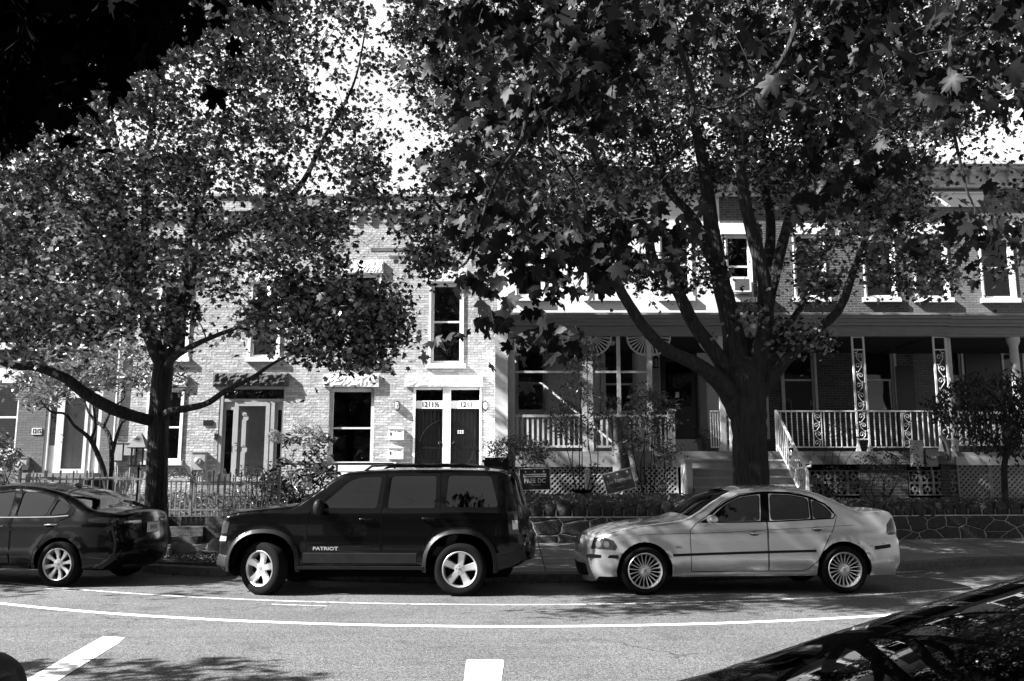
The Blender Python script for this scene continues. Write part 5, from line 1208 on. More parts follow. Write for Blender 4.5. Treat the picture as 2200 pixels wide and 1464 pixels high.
# bin
TY = 20.3; a, c, d, e = RC(1040, 984, 1094, 1100, TY); r = empty('wheelie_bin', ((a + c) / 2, TY, 1.0), 'black wheeled rubbish bin between the twin doors and the lattice porch', 'bin'); b = MB()
vs = [(a + .05, TY - .25, 1.0), (c - .05, TY - .25, 1.0), (c - .05, TY + .25, 1.0), (a + .05, TY + .25, 1.0), (a, TY - .3, e - .1), (c, TY - .3, e - .1), (c, TY + .3, e - .1), (a, TY + .3, e - .1)]
b.add(vs, [(0, 1, 5, 4), (1, 2, 6, 5), (2, 3, 7, 6), (3, 0, 4, 7), (3, 2, 1, 0), (4, 5, 6, 7)]); b.build('body', MT['bin_plastic'], r); b = MB(); b.box(a - .03, c + .03, TY - .35, TY + .33, e - .1, e - .05); b.box(a + .02, c - .02, TY - .28, TY + .28, e - .05, e); b.build('lid', MT['bin_plastic'], r)
for x in (a + .08, c - .08): b = MB(); b.lathe([(0, .03), (.11, .03), (.11, -.03), (0, -.03)], 14, Matrix.Translation((x, TY + .27, 1.08)) @ Matrix.Rotation(R(90), 4, 'Y')); b.build('wheel', MT['rubber'], r)
b = MB(); b.box(a + .12, c - .14, TY - .305, TY - .29, e - .30, e - .20); b.build('sticker', MT['sign_grey'], r)
# bird feeder lantern by the left tree
LY = 19.5; a, c, d, e = RC(281, 930, 320, 1003, LY); cx = (a + c) / 2; r = empty('bird_feeder', (cx, LY, .9), 'pointed-roof bird feeder on a post left of the big left tree trunk', 'bird feeder'); b = MB()
b.lathe([(.02, e), (.06, e - .05), (.28, e - .32), (.27, e - .34), (0, e - .33)], 4, Matrix.Translation((cx, LY, 0)) @ Matrix.Rotation(R(45), 4, 'Z')); b.build('roof', MT['sign_grey'], r); b = MB()
for sx in (-.12, .12):
    for sy in (-.12, .12): b.box(cx + sx - .015, cx + sx + .015, LY + sy - .015, LY + sy + .015, d + .04, e - .34)
b.box(cx - .15, cx + .15, LY - .15, LY + .15, d, d + .04); b.tube([(cx, LY, d), (cx, LY, .9)], .025, 8); b.build('cage', MT['iron_black'], r)
# yard signs
def star(b, cx, cz, r_, y, M, mi=0):
    p = [(cx + (r_ if k % 2 == 0 else r_ * .42) * math.sin(PI * k / 5), cz + (r_ if k % 2 == 0 else r_ * .42) * math.cos(PI * k / 5)) for k in range(10)]
    b.prism(p, y, y + .002, mi, M)
SY = 18.9
def yard_sign(px, py, w_, h_, tilt, m, label, draw):
    c0 = P(px, py, SY); r = empty('yard_sign', (c0.x, SY, .9), label, 'yard sign', 'yard signs on wire stakes'); M = Matrix.Translation(c0) @ Matrix.Rotation(tilt, 4, 'Y')
    b = MB(); b.box(-w_ / 2, w_ / 2, -.004, .004, -h_ / 2, h_ / 2, M=M); p = b.build('panel', MT['sign_white'], r); b = MB(); k = .018; b.box(-w_ / 2 + k, w_ / 2 - k, -.006, -.0045, -h_ / 2 + k, h_ / 2 - k, M=M); p2 = b.build('print', MT[m], p)
    draw(M, p)
    b = MB()
    for x in (-.12, .12): q = M @ Vector((x, .008, h_ * .3)); q2 = M @ Vector((x, .008, -h_ / 2)); b.tube([q, q2, (q2.x + (0.02 if tilt == 0 else .05), SY + .01, .85)], .005, 5)
    b.build('stake', MT['iron_grey'], r)
def T(M, x, z): return M @ Matrix.Translation((x, -.0075, z)) @ Matrix.Rotation(R(90), 4, 'X')
def d1(M, p):
    b = MB(); [star(b, x, .155, .026, -.009, M) for x in (-.19, 0, .19)]; b.box(-.24, .24, -.009, -.0062, .085, .110, M=M); b.box(-.24, .24, -.009, -.0062, .045, .070, M=M); b.build('stars_and_bars', MT['sign_white'], p)
    text_mesh('FREE DC', .125, T(M, 0, -.035), 'lettering', MT['sign_white'], p, bold=.002, sx=.95)
    text_mesh('freedcproject.org', .028, T(M, .02, -.115), 'small_print', MT['sign_white'], p)
def d2(M, p):
    b = MB(); [star(b, x, .15, .034, -.009, M) for x in (-.19, 0, .21)]; b.build('stars', MT['sign_white'], p)
    text_mesh('Lisa Raymond', .115, T(M, 0, .02), 'lettering', MT['sign_white'], p, sx=.80, bold=.001)
    text_mesh('DC COUNCIL AT LARGE', .035, T(M, .0, -.075), 'small_print', MT['sign_black'], p); text_mesh('DEMOCRAT', .03, T(M, 0, -.13), 'small_print', MT['sign_white'], p)
yard_sign(1149, 1030, .66, .46, R(-1.5), 'sign_black', 'black yard sign reading FREE DC with three stars, left in the porch yard', d1)
yard_sign(1330, 1034, .64, .44, R(-14), 'sign_grey', 'tilted grey yard sign with three stars, left of the octagonal one', d2)
c0 = P(1424, 1046, 19.2); r = empty('alarm_sign', (c0.x, 19.2, .9), 'small dark octagonal alarm sign reading ADT near the porch steps', 'yard sign'); b = MB(); b.prism([(c0.x + .115 * math.cos(PI / 8 + PI / 4 * k), c0.z + .115 * math.sin(PI / 8 + PI / 4 * k)) for k in range(8)], 19.19, 19.2); b.build('panel', MT['sign_grey'], r)
text_mesh('ADT', .105, face_cam(c0.x, 19.187, c0.z), 'lettering', MT['sign_white'], r, bold=.002); b = MB(); b.tube([(c0.x, 19.205, c0.z), (c0.x + .08, 19.205, .85)], .008, 6); b.build('stake', MT['sign_white'], r)
# bird bath
c0 = P(1250, 1056, 19.6); r = empty('bird_bath', (c0.x, 19.6, .9), 'dark shallow bird bath on a pedestal in front of the lattice', 'bird bath'); b = MB(); b.lathe([(.0, c0.z - .06), (.12, c0.z - .05), (.24, c0.z + .02), (.25, c0.z + .04), (.22, c0.z + .03), (0, c0.z - .03)], 24, Matrix.Translation((c0.x, 19.6, 0))); b.build('bowl', MT['black_plastic'], r, smooth=60)
b = MB(); b.lathe([(.13, .9), (.10, .96), (.05, 1.02), (.045, c0.z - .1), (.09, c0.z - .05)], 16, Matrix.Translation((c0.x, 19.6, 0))); b.build('pedestal', MT['black_plastic'], r, smooth=60)
c0 = P(1262, 1020, 19.8); b = MB(); b.box(c0.x - .05, c0.x + .05, 19.75, 19.85, .9, c0.z + .1); b.lathe([(0, .06), (.07, .0)], 4, Matrix.Translation((c0.x, 19.8, c0.z + .1))); tag(b.build('garden_post', MT['white_paint']), 'short white post standing behind the bird bath', 'post')
# cloth hanging over the railing
def cloth(px0, px1, pxb0, pxb1, yt, yb_, Y, label):
    b = MB(); n, m_ = 18, 24; vs = []
    for j in range(m_ + 1):
        t = j / m_; xl = P(px0 + (pxb0 - px0) * t, 950, Y).x; xr = P(px1 + (pxb1 - px1) * t, 950, Y).x; z = P(0, yt + (yb_ - yt) * t, Y).z
        for i in range(n + 1): u = i / n; vs.append((xl + (xr - xl) * u, Y + .07 * math.sin(u * 13 + t * 2) * (.3 + t) , z - .05 * math.sin(u * 5 + 1) * t))
    b.add(vs, [(j * (n + 1) + i, j * (n + 1) + i + 1, (j + 1) * (n + 1) + i + 1, (j + 1) * (n + 1) + i) for j in range(m_) for i in range(n)]); o = b.build('draped_cloth', MT['cloth'], smooth=70); md = o.modifiers.new('t', 'SOLIDIFY'); md.thickness = .004
    return tag(o, label, 'cloth')
cloth(1312, 1340, 1318, 1392, 896, 1040, PY - .12, 'grey cloth banner hanging over the white porch railing')
# gas meter, boxes, hose on the right
GY = 20.2; c0 = P(1727, 1022, GY); r = empty('gas_meter', (c0.x, GY, .95), 'white gas meter with pipes at the foot of the iron stair rail', 'gas meter'); b = MB(); b.lathe([(0, .09), (.10, .085), (.12, .05), (.12, -.05), (.10, -.085), (0, -.09)], 20, Matrix.Translation((c0.x, GY, c0.z + .0)) @ Matrix.Rotation(R(90), 4, 'X')); b.box(c0.x - .14, c0.x + .14, GY - .1, GY + .1, c0.z - .28, c0.z - .06); b.build('body', MT['meter_grey'], r, smooth=40)
b = MB(); b.tube([(c0.x - .16, GY, .9), (c0.x - .16, GY, c0.z + .14), (c0.x - .02, GY, c0.z + .17), (c0.x + .16, GY, c0.z + .2), (c0.x + .18, GY, c0.z + .32)], .03, 8); b.build('pipe', MT['white_paint'], r, smooth=60)
r_ = meter((1983, 967, 2008, 1003), None, Y=PY - .05, label='electricity meter with round dial under the right end of the iron railing'); 
r_ = meter((1955, 949, 1977, 1003), None, Y=PY - .07, label='tall white meter box under the iron railing, left of the round dial', m='off_white', dial=False)
b = MB(); b.tube(catmull([P(2020, 936, PY - .1), P(2033, 950, PY - .12), P(2039, 970, PY - .12), P(2038, 990, PY - .1)], 6), .045, 10); tag(b.build('flexible_hose', MT['sign_grey'], smooth=60), 'grey ribbed hose hanging at the right end of the iron railing', 'hose')
# porch lantern, fans, pots
c0 = P(1409, 780, FY - .15); r = empty('wall_lantern', (c0.x, FY, c0.z), 'black lantern on the pilaster beside the dark porch door', 'lantern'); b = MB(); b.lathe([(.0, .22), (.02, .20), (.10, .12), (.09, .11), (0, .11)], 6, Matrix.Translation(c0)); b.lathe([(.0, -.14), (.07, -.14), (.08, -.12), (0, -.11)], 6, Matrix.Translation(c0))
for k in range(6): a = PI * k / 3; b.bar(c0 + Vector((.075 * math.cos(a), .075 * math.sin(a), -.12)), c0 + Vector((.09 * math.cos(a), .09 * math.sin(a), .12)), .012)
b.bar(c0 + Vector((0, 0, -.1)), c0 + Vector((0, .15, -.16)), .02); b.build('cage', MT['iron_black'], r); b = MB(); b.lathe([(.06, -.11), (.075, .11)], 6, Matrix.Translation(c0)); b.build('glass', MT['lamp_glass'], r)
def fan(px, py, label):
    c0 = P(px, py, 22.6); r = empty('ceiling_fan', c0, label, 'ceiling fan', 'ceiling fans in the porch'); b = MB(); b.tube([c0 + Vector((0, 0, .45)), c0], .02, 8); b.lathe([(.03, .14), (.11, .10), (.12, .0), (.08, -.03)], 16, Matrix.Translation(c0)); b.build('motor', MT['off_white'], r, smooth=50)
    b = MB(); b.lathe([(.09, -.03), (.12, -.08), (.09, -.15), (0, -.17)], 16, Matrix.Translation(c0)); b.build('lamp_shade', MT['off_white'], r, smooth=60)
    for k in range(5):
        a = 2 * PI * k / 5 + .25; b = MB(); b.box(.12, .62, -.06, .06, .03, .042, M=Matrix.Translation(c0) @ Matrix.Rotation(a, 4, 'Z')); b.build('blade', MT['off_white'], r)
fan(1204, 728, 'white ceiling fan over the left half of the white porch'); fan(1312, 729, 'white ceiling fan over the middle of the white porch')
def pot(px, w_, label, Y=21.4, h_=.32):
    c0 = P(px, 960, Y); b = MB(); r = empty('plant_pot', (c0.x, Y, ZP), label, 'plant pot', 'plant pots at the porch steps'); b.lathe([(0, 0), (w_ * .38, 0), (w_ * .48, h_ * .85), (w_ * .52, h_ * .85), (w_ * .52, h_), (w_ * .44, h_), (w_ * .42, h_ * .9), (0, h_ * .9)], 20, Matrix.Translation((c0.x, Y, ZP))); b.build('pot', MT['terracotta'], r, smooth=35); return r, c0
pots = [pot(1531, .34, 'large clay pot with a plant left of the iron post'), pot(1508, .24, 'smaller clay pot beside the large one at the porch steps', 21.7, .34)]
# window air conditioner
a, c, d, e = RC(1568, 600, 1608, 632, FY); r = empty('air_conditioner', ((a + c) / 2, FY, d), 'white window air conditioner in the upper window behind the right tree', 'air conditioner'); b = MB(); b.box(a, c, FY - .3, FY + .1, d, e); b.build('casing', MT['white_paint'], r); b = MB(); 
for k in range(9): z = d + .05 + (e - d - .1) * k / 9; b.box(a + .06, c - .06, FY - .305, FY - .301, z, z + .022)
b.build('grille', MT['sign_grey'], r)
# things on the white porch: chair, table
def porch_chair(px, label):
    c0 = P(px, 940, 22.0); x = c0.x; z = ZP; r = empty('porch_chair', (x, 22.0, z), label, 'chair', 'chairs on the white porch'); b = MB(); b.box(x - .25, x + .25, 21.8, 22.25, z + .40, z + .45); b.build('seat', MT['off_white'], r)
    b = MB(); 
    for k in range(5): b.box(x - .24 + k * .1, x - .16 + k * .1, 22.25, 22.28, z + .45, z + .92)
    b.build('backrest', MT['off_white'], r)
    for sx in (-.22, .22):
        for y in (21.82, 22.22): b = MB(); b.box(x + sx - .02, x + sx + .02, y - .02, y + .02, z, z + .40); b.build('leg', MT['off_white'], r)
porch_chair(1130, 'white slatted chair at the left end of the white porch'); porch_chair(1215, 'white slatted chair in the middle of the white porch')
# rocks at the kerb planting strip
def rock(p, s, label):
    b = MB(); vs = []; fs = []; NU, NV = 14, 8
    for iv in range(NV + 1):
        for iu in range(NU): ph = -PI / 2 + PI * iv / NV; a = 2 * PI * iu / NU; k = 1 + .16 * math.sin(3 * a + 2 * ph) + random.uniform(-.05, .05); vs.append(Vector((p[0] + s[0] * k * math.cos(ph) * math.cos(a), p[1] + s[1] * k * math.cos(ph) * math.sin(a), p[2] + s[2] * k * math.sin(ph))))
    for iv in range(NV):
        for iu in range(NU): fs.append((iv * NU + iu, iv * NU + (iu + 1) % NU, (iv + 1) * NU + (iu + 1) % NU, (iv + 1) * NU + iu))
    b.add(vs, fs); tag(b.build('boulder', MT['concrete'], smooth=60), label, 'rock', 'boulders in the planting strip')
q = P(398, 1165, 16.2); rock((q.x, 16.0, .24), (.24, .2, .2), 'rounded pale boulder right of the left tree trunk'); q = P(472, 1150, 16.9); rock((q.x, 16.9, .28), (.26, .2, .16), 'low flat boulder just in front of the off-roader bonnet')

# ------------------------------------------------------------ trees and plants
def polar(L): return [(0.18 + r * math.cos(R(a)), r * math.sin(R(a))) for a, r in L]
def sym(L): return polar(L + [(-a, r) for a, r in reversed(L) if a not in (0, 180)])
MAPLE = sym([(0, .80), (26, .44), (48, .70), (76, .38), (104, .50), (150, .24), (180, .18)])
MAPLE_BIG = sym([(0, .88), (6, .68), (13, .74), (18, .60), (25, .42), (33, .60), (40, .62), (48, .84), (55, .66), (63, .64), (68, .52), (80, .36), (96, .46), (110, .58), (120, .42), (150, .28), (180, .14)])
OVAL = [(0, 0), (.25, .14), (.6, .17), (.85, .09), (1, 0), (.85, -.09), (.6, -.17), (.25, -.14)]
BLADE = [(0, -.02), (.5, -.035), (1, 0), (.5, .035), (0, .02)]
def leaves(name, pos, size, tpl, m, parent=None, up=.6, droop=.5, fold=.25, local=None):
    N = len(pos); pos = np.asarray(pos, float); size = np.broadcast_to(size, (N,)).astype(float)
    T_ = np.array(tpl); K = len(T_); ctr = np.array([[.3, 0]]); T2 = np.vstack([T_, ctr])
    az = RNG.uniform(0, 2 * PI, N); d = np.stack([np.cos(az), np.sin(az), -droop + RNG.normal(0, .35, N)], 1); d /= np.linalg.norm(d, axis=1)[:, None]
    n = RNG.normal(0, 1, (N, 3)); n[:, 2] = np.abs(n[:, 2]) * .6 + up; n -= (n * d).sum(1)[:, None] * d; n /= np.linalg.norm(n, axis=1)[:, None]; e = np.cross(n, d)
    fo = RNG.uniform(.2, 1.6, N) * fold; cu = RNG.uniform(-.1, .5, N) * fold
    V = pos[:, None, :] + size[:, None, None] * (T2[None, :, 0:1] * d[:, None, :] + T2[None, :, 1:2] * e[:, None, :] + (-(np.abs(T2[None, :, 1:2])) * fo[:, None, None] - (T2[None, :, 0:1] ** 2) * cu[:, None, None]) * n[:, None, :])
    V = V.reshape(-1, 3).astype(np.float32); base = (np.arange(N) * (K + 1))[:, None, None]
    tri = np.array([(K, i, (i + 1) % K) for i in range(K)])[None]; F = (base + tri).reshape(-1)
    me = bpy.data.meshes.new(name); me.vertices.add(len(V)); me.vertices.foreach_set('co', V.ravel()); me.loops.add(len(F)); me.loops.foreach_set('vertex_index', F.astype(np.int32))
    nf = len(F) // 3; me.polygons.add(nf); me.polygons.foreach_set('loop_start', np.arange(nf, dtype=np.int32) * 3); me.update(calc_edges=True)
    a = me.attributes.new('shade', 'FLOAT', 'POINT'); a.data.foreach_set('value', np.repeat(RNG.uniform(0, 1, N), K + 1).astype(np.float32)); me.materials.append(MT[m])
    o = bpy.data.objects.new(name, me); COL.objects.link(o)
    if parent is not None: attach(o, parent)
    return o
def in_poly_samples(poly, n, yr, dens_=None):
    xs = [p[0] for p in poly]; ys = [p[1] for p in poly]; out = []
    while len(out) < n:
        x = random.uniform(min(xs), max(xs)); y = random.uniform(min(ys), max(ys))
        if not inpoly(x, y, poly): continue
        if dens_ and random.random() > dens_(x, y): continue
        Y = random.uniform(*yr); out.append(P(x, y, Y))
    return out
def tree(name, label, base, limbs, clusters, lm, lsize, per, crad, tpl=MAPLE, bark='bark', group=None, twig_r=.012, up=.6, droop=.5, cat='tree', fall=.5, maxr=.05, fold=.25, ltrunk='bark_limb', upw=.5):
    r = empty(name, base, label, cat, group); tb = MB(); nodes = []
    for L in limbs:
        pts = catmull([q[0] for q in L], 6); rr = []
        for i in range(len(L) - 1): rr += [L[i][1] + (L[i + 1][1] - L[i][1]) * j / 6 for j in range(6)]
        rr.append(L[-1][1]); tb.tube(pts, rr, 12 if max(rr) > .1 else 8, wob=.05 if max(rr) > .1 else .02)
        for p, q in zip(pts, rr): nodes.append((p, q))
    NP = np.array([tuple(n_[0]) for n_ in nodes]); NR_ = [n_[1] for n_ in nodes]
    cl = list(clusters); C = np.array([tuple(c) for c in cl]); dist = np.array([np.min(np.linalg.norm(NP - c, axis=1)) for c in C]); order = np.argsort(dist)
    tw = MB(); ends = []
    for i in order:
        c = C[i]; dd = NP - c; m_ = np.sqrt((dd ** 2).sum(1)) + upw * np.maximum(0, dd[:, 2]) ; j = int(np.argmin(m_)); a = Vector(NP[j]); b = Vector(c); L = (b - a).length
        if L < .05: continue
        rad = min(maxr, max(twig_r * .5, min(NR_[j] * .75, twig_r * (.6 + L * .9)))); mid = a.lerp(b, .5) + Vector((random.uniform(-.1, .1), random.uniform(-.1, .1), .12)) * L
        pts = [a, a.lerp(mid, .5) + Vector((0, 0, .04 * L)), mid, mid.lerp(b, .5) + Vector((0, 0, .05 * L)), b]; pts = catmull(pts, 2); k = len(pts)
        tw.tube(pts, [rad * (1 - .75 * t / (k - 1)) for t in range(k)], 5, cap=False)
        NP = np.vstack([NP, [tuple(p) for p in pts[2:]]]); NR_ += [rad * (1 - .75 * t / (k - 1)) for t in range(2, k)]; ends.append((b, (b - a).normalized()))
    t = tb.build('trunk', MT[bark], r, smooth=60); tw.build('branches', MT['twig' if maxr < .03 else ltrunk], t, smooth=60)
    pos = []
    for b, d in ends:
        n = max(3, int(random.gauss(per, per * .35))); cc = np.array(b); rad = crad * random.uniform(.7, 1.3)
        q = RNG.normal(0, 1, (n, 3)) * np.array([rad, rad, rad * .55]) * .6; q[:, 2] -= fall * (q[:, 0] ** 2 + q[:, 1] ** 2) / max(rad, .05) * .5; pos.append(cc + q)
    pos = np.vstack(pos); leaves('crown', pos, RNG.uniform(lsize * .55, lsize * 1.2, len(pos)), tpl, lm, r, up, droop, fold); return r
def PX(L, Y0, dY=0.0):
    n = len(L); return [(P(x, y, Y0 + dY * i / max(1, n - 1)), r_) for i, (x, y, r_) in enumerate(L)]
LT = 15.6
limbs = [PX([(337, 1172, .26), (335, 1130, .21), (336, 1060, .185), (339, 960, .175), (343, 870, .17), (350, 800, .18), (354, 755, .13)], LT),
  PX([(350, 790, .13), (322, 715, .13), (303, 650, .12), (262, 548, .09), (190, 470, .075), (110, 390, .055), (60, 300, .035), (20, 200, .02)], LT, -1.6),
  PX([(300, 655, .09), (306, 580, .085), (312, 480, .075), (312, 350, .055), (338, 200, .035), (350, 20, .02)], LT, .8),
  PX([(352, 790, .13), (384, 690, .12), (408, 605, .11), (440, 540, .085), (540, 470, .07), (640, 405, .05), (700, 290, .035), (760, 180, .02), (790, 40, .012)], LT, -1.0),
  PX([(310, 660, .07), (275, 575, .07), (262, 450, .055), (255, 330, .035), (235, 220, .02)], LT, 2.2),
  PX([(410, 600, .08), (405, 520, .07), (440, 400, .05), (480, 260, .035), (470, 100, .02)], LT, 2.4),
  PX([(335, 905, .10), (300, 898, .10), (246, 880, .105), (190, 850, .10), (135, 810, .085), (74, 788, .07), (25, 785, .06), (-70, 745, .045), (-150, 700, .03)], LT, -2.2),
  PX([(350, 892, .07), (372, 883, .07), (440, 869, .055), (482, 842, .045), (541, 812, .035), (596, 776, .025), (680, 740, .012)], LT, -1.3),
  PX([(356, 790, .07), (376, 766, .06), (432, 735, .045), (514, 703, .03), (620, 670, .015)], LT, -2.0)]
polyL = [(-200, -500), (690, -500), (700, -60), (800, 60), (850, 200), (860, 330), (830, 430), (740, 470), (735, 520), (800, 580), (860, 620), (870, 680), (830, 750), (760, 780), (650, 780), (560, 745), (480, 720), (390, 730), (340, 690), (270, 735), (120, 745), (0, 750), (-200, 720)]
def dl(x, y):
    k = .55 if y > 560 else 1
    if x > 730 and 440 < y < 600: k = .08
    if x > 640 and y < 420: k *= .5
    if y > 700 and 130 < x < 420: k *= .4
    return k
cl = in_poly_samples(polyL, 900, (12.0, 18.6), dl) + in_poly_samples([(-200, -500), (700, -500), (600, 0), (300, 200), (-200, 300)], 90, (8.6, 12.2)) + in_poly_samples([(600, 600), (830, 610), (860, 650), (870, 700), (820, 760), (650, 775)], 60, (13.2, 15.5)) + in_poly_samples([(0, 480), (330, 480), (330, 700), (150, 740), (-50, 740)], 60, (13, 17)) + in_poly_samples([(-250, -500), (500, -500), (500, -50), (-250, 100)], 120, (8.5, 12.5))
cl += in_poly_samples([(450, -520), (1050, -520), (950, -120), (600, -90)], 90, (7.8, 11))
tree('maple_tree', 'big forked maple with smooth dark trunk in front of the pale brick houses', (P(337, 1165, LT).x, LT, .2), limbs, cl, 'maple_leaf', .092, 95, .35, group='street maples')
RT = 15.3
limbs = [PX([(1618, 1180, .44), (1617, 1120, .36), (1614, 1040, .31), (1611, 950, .29), (1606, 870, .32), (1600, 810, .34), (1602, 770, .22)], RT),
  PX([(1590, 890, .20), (1555, 830, .17), (1500, 785, .12), (1430, 750, .10), (1385, 705, .095), (1342, 640, .085), (1310, 580, .08), (1270, 500, .07), (1200, 420, .05), (1130, 320, .03)], RT, -1.8),
  PX([(1590, 850, .20), (1545, 770, .13), (1490, 695, .115), (1455, 625, .10), (1405, 560, .09), (1385, 490, .08), (1335, 430, .06), (1280, 340, .045), (1230, 200, .025)], RT, -.6),
  PX([(1590, 820, .26), (1572, 700, .18), (1548, 600, .16), (1530, 500, .14), (1518, 400, .12), (1500, 300, .09), (1480, 190, .07), (1470, 60, .04)], RT, .4),
  PX([(1530, 560, .10), (1490, 470, .085), (1430, 400, .07), (1400, 300, .05), (1370, 160, .03)], RT, 1.6),
  PX([(1615, 830, .22), (1642, 720, .14), (1644, 620, .12), (1622, 520, .12), (1598, 420, .10), (1592, 320, .08), (1600, 180, .05), (1590, 40, .03)], RT, -.8),
  PX([(1642, 690, .11), (1665, 590, .10), (1690, 490, .09), (1715, 410, .075), (1742, 330, .055), (1752, 220, .035), (1790, 100, .02)], RT, .8),
  PX([(1640, 660, .11), (1652, 560, .10), (1655, 470, .085), (1640, 370, .07), (1655, 260, .05), (1690, 110, .03)], RT, 1.8),
  PX([(1625, 860, .13), (1680, 785, .10), (1735, 725, .085), (1790, 680, .075), (1815, 640, .07), (1838, 570, .055), (1870, 490, .04), (1930, 380, .025)], RT, -1.2),
  PX([(1640, 740, .09), (1700, 690, .06), (1745, 610, .045), (1790, 520, .03)], RT, 1.2)]
polyR = [(880, -500), (2200, -500), (2130, 100), (2090, 250), (1985, 320), (1975, 450), (1850, 500), (1720, 440), (1560, 400), (1440, 420), (1330, 480), (1160, 520), (1090, 450), (1000, 520), (960, 570), (900, 480), (880, 440), (905, 330), (870, 150), (840, 30)]
cl = [p for p in in_poly_samples(polyR, 1300, (12.0, 18.4)) if not (1330 < project(p)[0] < 1790 and project(p)[1] > 230 and p.y < 15.4 and random.random() < .85)] + in_poly_samples([(1150, 100), (2050, 100), (1970, 420), (1250, 420)], 260, (16.0, 18.8)) + in_poly_samples([(1850, 450), (2010, 440), (2050, 560), (1990, 640), (1930, 610), (1840, 560)], 26, (13.2, 15)) + in_poly_samples([(1700, 500), (1800, 500), (1790, 660), (1720, 690)], 12, (14, 16)) + in_poly_samples([(1360, 540), (1440, 560), (1430, 610), (1380, 600)], 8, (14, 15.5)) + in_poly_samples([(1480, 520), (1560, 500), (1540, 620), (1500, 620)], 5, (15, 16.5)) + in_poly_samples([(1660, 690), (1790, 690), (1770, 740), (1680, 740)], 6, (14.5, 15.5)) + in_poly_samples([(1600, 660), (1640, 650), (1630, 700)], 2, (14.5, 15)) + in_poly_samples([(870, 470), (960, 480), (950, 590), (900, 580)], 12, (13.5, 16))
tree('maple_tree', 'many-stemmed maple with thick furrowed trunk behind the silver saloon', (P(1618, 1165, RT).x, RT, .2), limbs, cl, 'maple_leaf', .09, 92, .35, group='street maples')
# the next street tree to the right, trunk outside the picture
limbs = [[(Vector((12.6, 17.0, .2)), .3), (Vector((12.5, 17.0, 3)), .25), (Vector((12.0, 16.8, 5)), .18), (Vector((11.0, 16.4, 7.5)), .1), (Vector((10.5, 16, 9.5)), .05)], [(Vector((12.2, 16.9, 4.2)), .14), (Vector((11.0, 16.5, 5.5)), .08), (Vector((10.0, 16.2, 6.4)), .04)]]
cl = in_poly_samples([(2120, -300), (2500, -300), (2500, 520), (2220, 590), (2140, 600), (2105, 560), (2110, 480), (2180, 420), (2060, 300), (2040, 200), (2090, 60)], 130, (14.5, 17.5))
tree('maple_tree', 'leafy boughs of a further maple reaching in at the right edge', (12.6, 17.0, .2), limbs, cl, 'maple_leaf', .092, 90, .44, group='street maples')
# the next street tree to the left, outside the picture: it shades the parking lane
limbs = [[(Vector((-15.5, 15.8, .2)), .3), (Vector((-15.4, 15.7, 3)), .24), (Vector((-15, 15.2, 6)), .15), (Vector((-14.6, 14.8, 9)), .06)]]
cl = [Vector((-14.5 + random.gauss(0, 2.2), 13.6 + random.gauss(0, 1.6), 6.6 + random.gauss(0, 1.4))) for _ in range(300)]
tree('maple_tree', 'maple outside the picture on the left', (-15.5, 15.8, .2), limbs, cl, 'maple_leaf', .14, 40, .5, group='street maples')
# near tree: drooping boughs with big leaves over the camera
limbs = [[(Vector((3.4, -3.0, 0)), .3), (Vector((3.2, -2.8, 3)), .25), (Vector((2.6, -.5, 5.6)), .16), (Vector((2.3, 2.5, 6.4)), .10), (Vector((2.2, 5.5, 6.7)), .06), (Vector((2.0, 8, 6.6)), .03)],
  [(Vector((2.3, 2.5, 6.4)), .07), (Vector((.9, 4.6, 6.2)), .045), (P(1190, -60, 6.2), .028), (P(1165, 60, 6.2), .024), (P(1130, 140, 6.2), .020), (P(1124, 290, 6.2), .017), (P(1060, 400, 6.2), .014), (P(1012, 545, 6.2), .011), (P(985, 578, 6.2), .007)],
  [(P(1190, 0, 6.2), .02), (P(1180, 280, 6.4), .015), (P(1205, 340, 6.4), .013), (P(1240, 400, 6.5), .010), (P(1270, 480, 6.5), .006)],
  [(Vector((2.2, 4.5, 6.6)), .05), (P(1450, -60, 6.4), .028), (P(1450, 60, 6.4), .024), (P(1490, 220, 6.4), .018), (P(1440, 340, 6.4), .011), (P(1370, 370, 6.4), .006)],
  [(Vector((2.2, 5.0, 6.6)), .05), (P(1740, -80, 6.8), .026), (P(1690, 110, 6.8), .02), (P(1630, 180, 6.8), .015), (P(1550, 230, 6.8), .010), (P(1480, 225, 6.8), .006)],
  [(Vector((2.3, 3.5, 6.5)), .06), (Vector((3.6, 4.6, 6.2)), .04), (P(2090, -80, 5.6), .022), (P(2040, 180, 5.6), .015), (P(2070, 380, 5.6), .009), (P(2090, 440, 5.6), .006)]]
polyN = [(850, -250), (2300, -250), (2300, 240), (2150, 230), (1990, 180), (1900, 260), (1800, 300), (1700, 230), (1560, 180), (1420, 240), (1330, 260), (1220, 300), (1100, 400), (1010, 380), (1010, 250), (900, 120)]
cl = in_poly_samples(polyN , 150, (5.2, 8.0), lambda x, y: 1 if y > 0 else .5) + in_poly_samples([(1030, 400), (1300, 430), (1230, 560), (1210, 640), (1150, 690), (1060, 650), (1000, 560)], 13, (5.8, 6.9)) + in_poly_samples([(1240, 430), (1430, 450), (1440, 560), (1380, 620), (1280, 600)], 10, (5.8, 6.9)) + in_poly_samples([(1740, 300), (1900, 330), (1880, 430), (1780, 470), (1720, 400)], 6, (6, 7)) + in_poly_samples([(2070, 440), (2170, 430), (2160, 500), (2080, 500)], 4, (5.4, 5.8)) + [P(1165, 730, 6.0), P(1035, 690, 6.1)]
tree('maple_tree', 'near maple whose large-leaved boughs droop into the top of the view', (3.4, -3.0, 0), limbs, cl, 'near_leaf', .115, 21, .27, tpl=MAPLE_BIG, twig_r=.006, up=.15, droop=1.1, maxr=.018, fall=.3, fold=.35, upw=-.3)
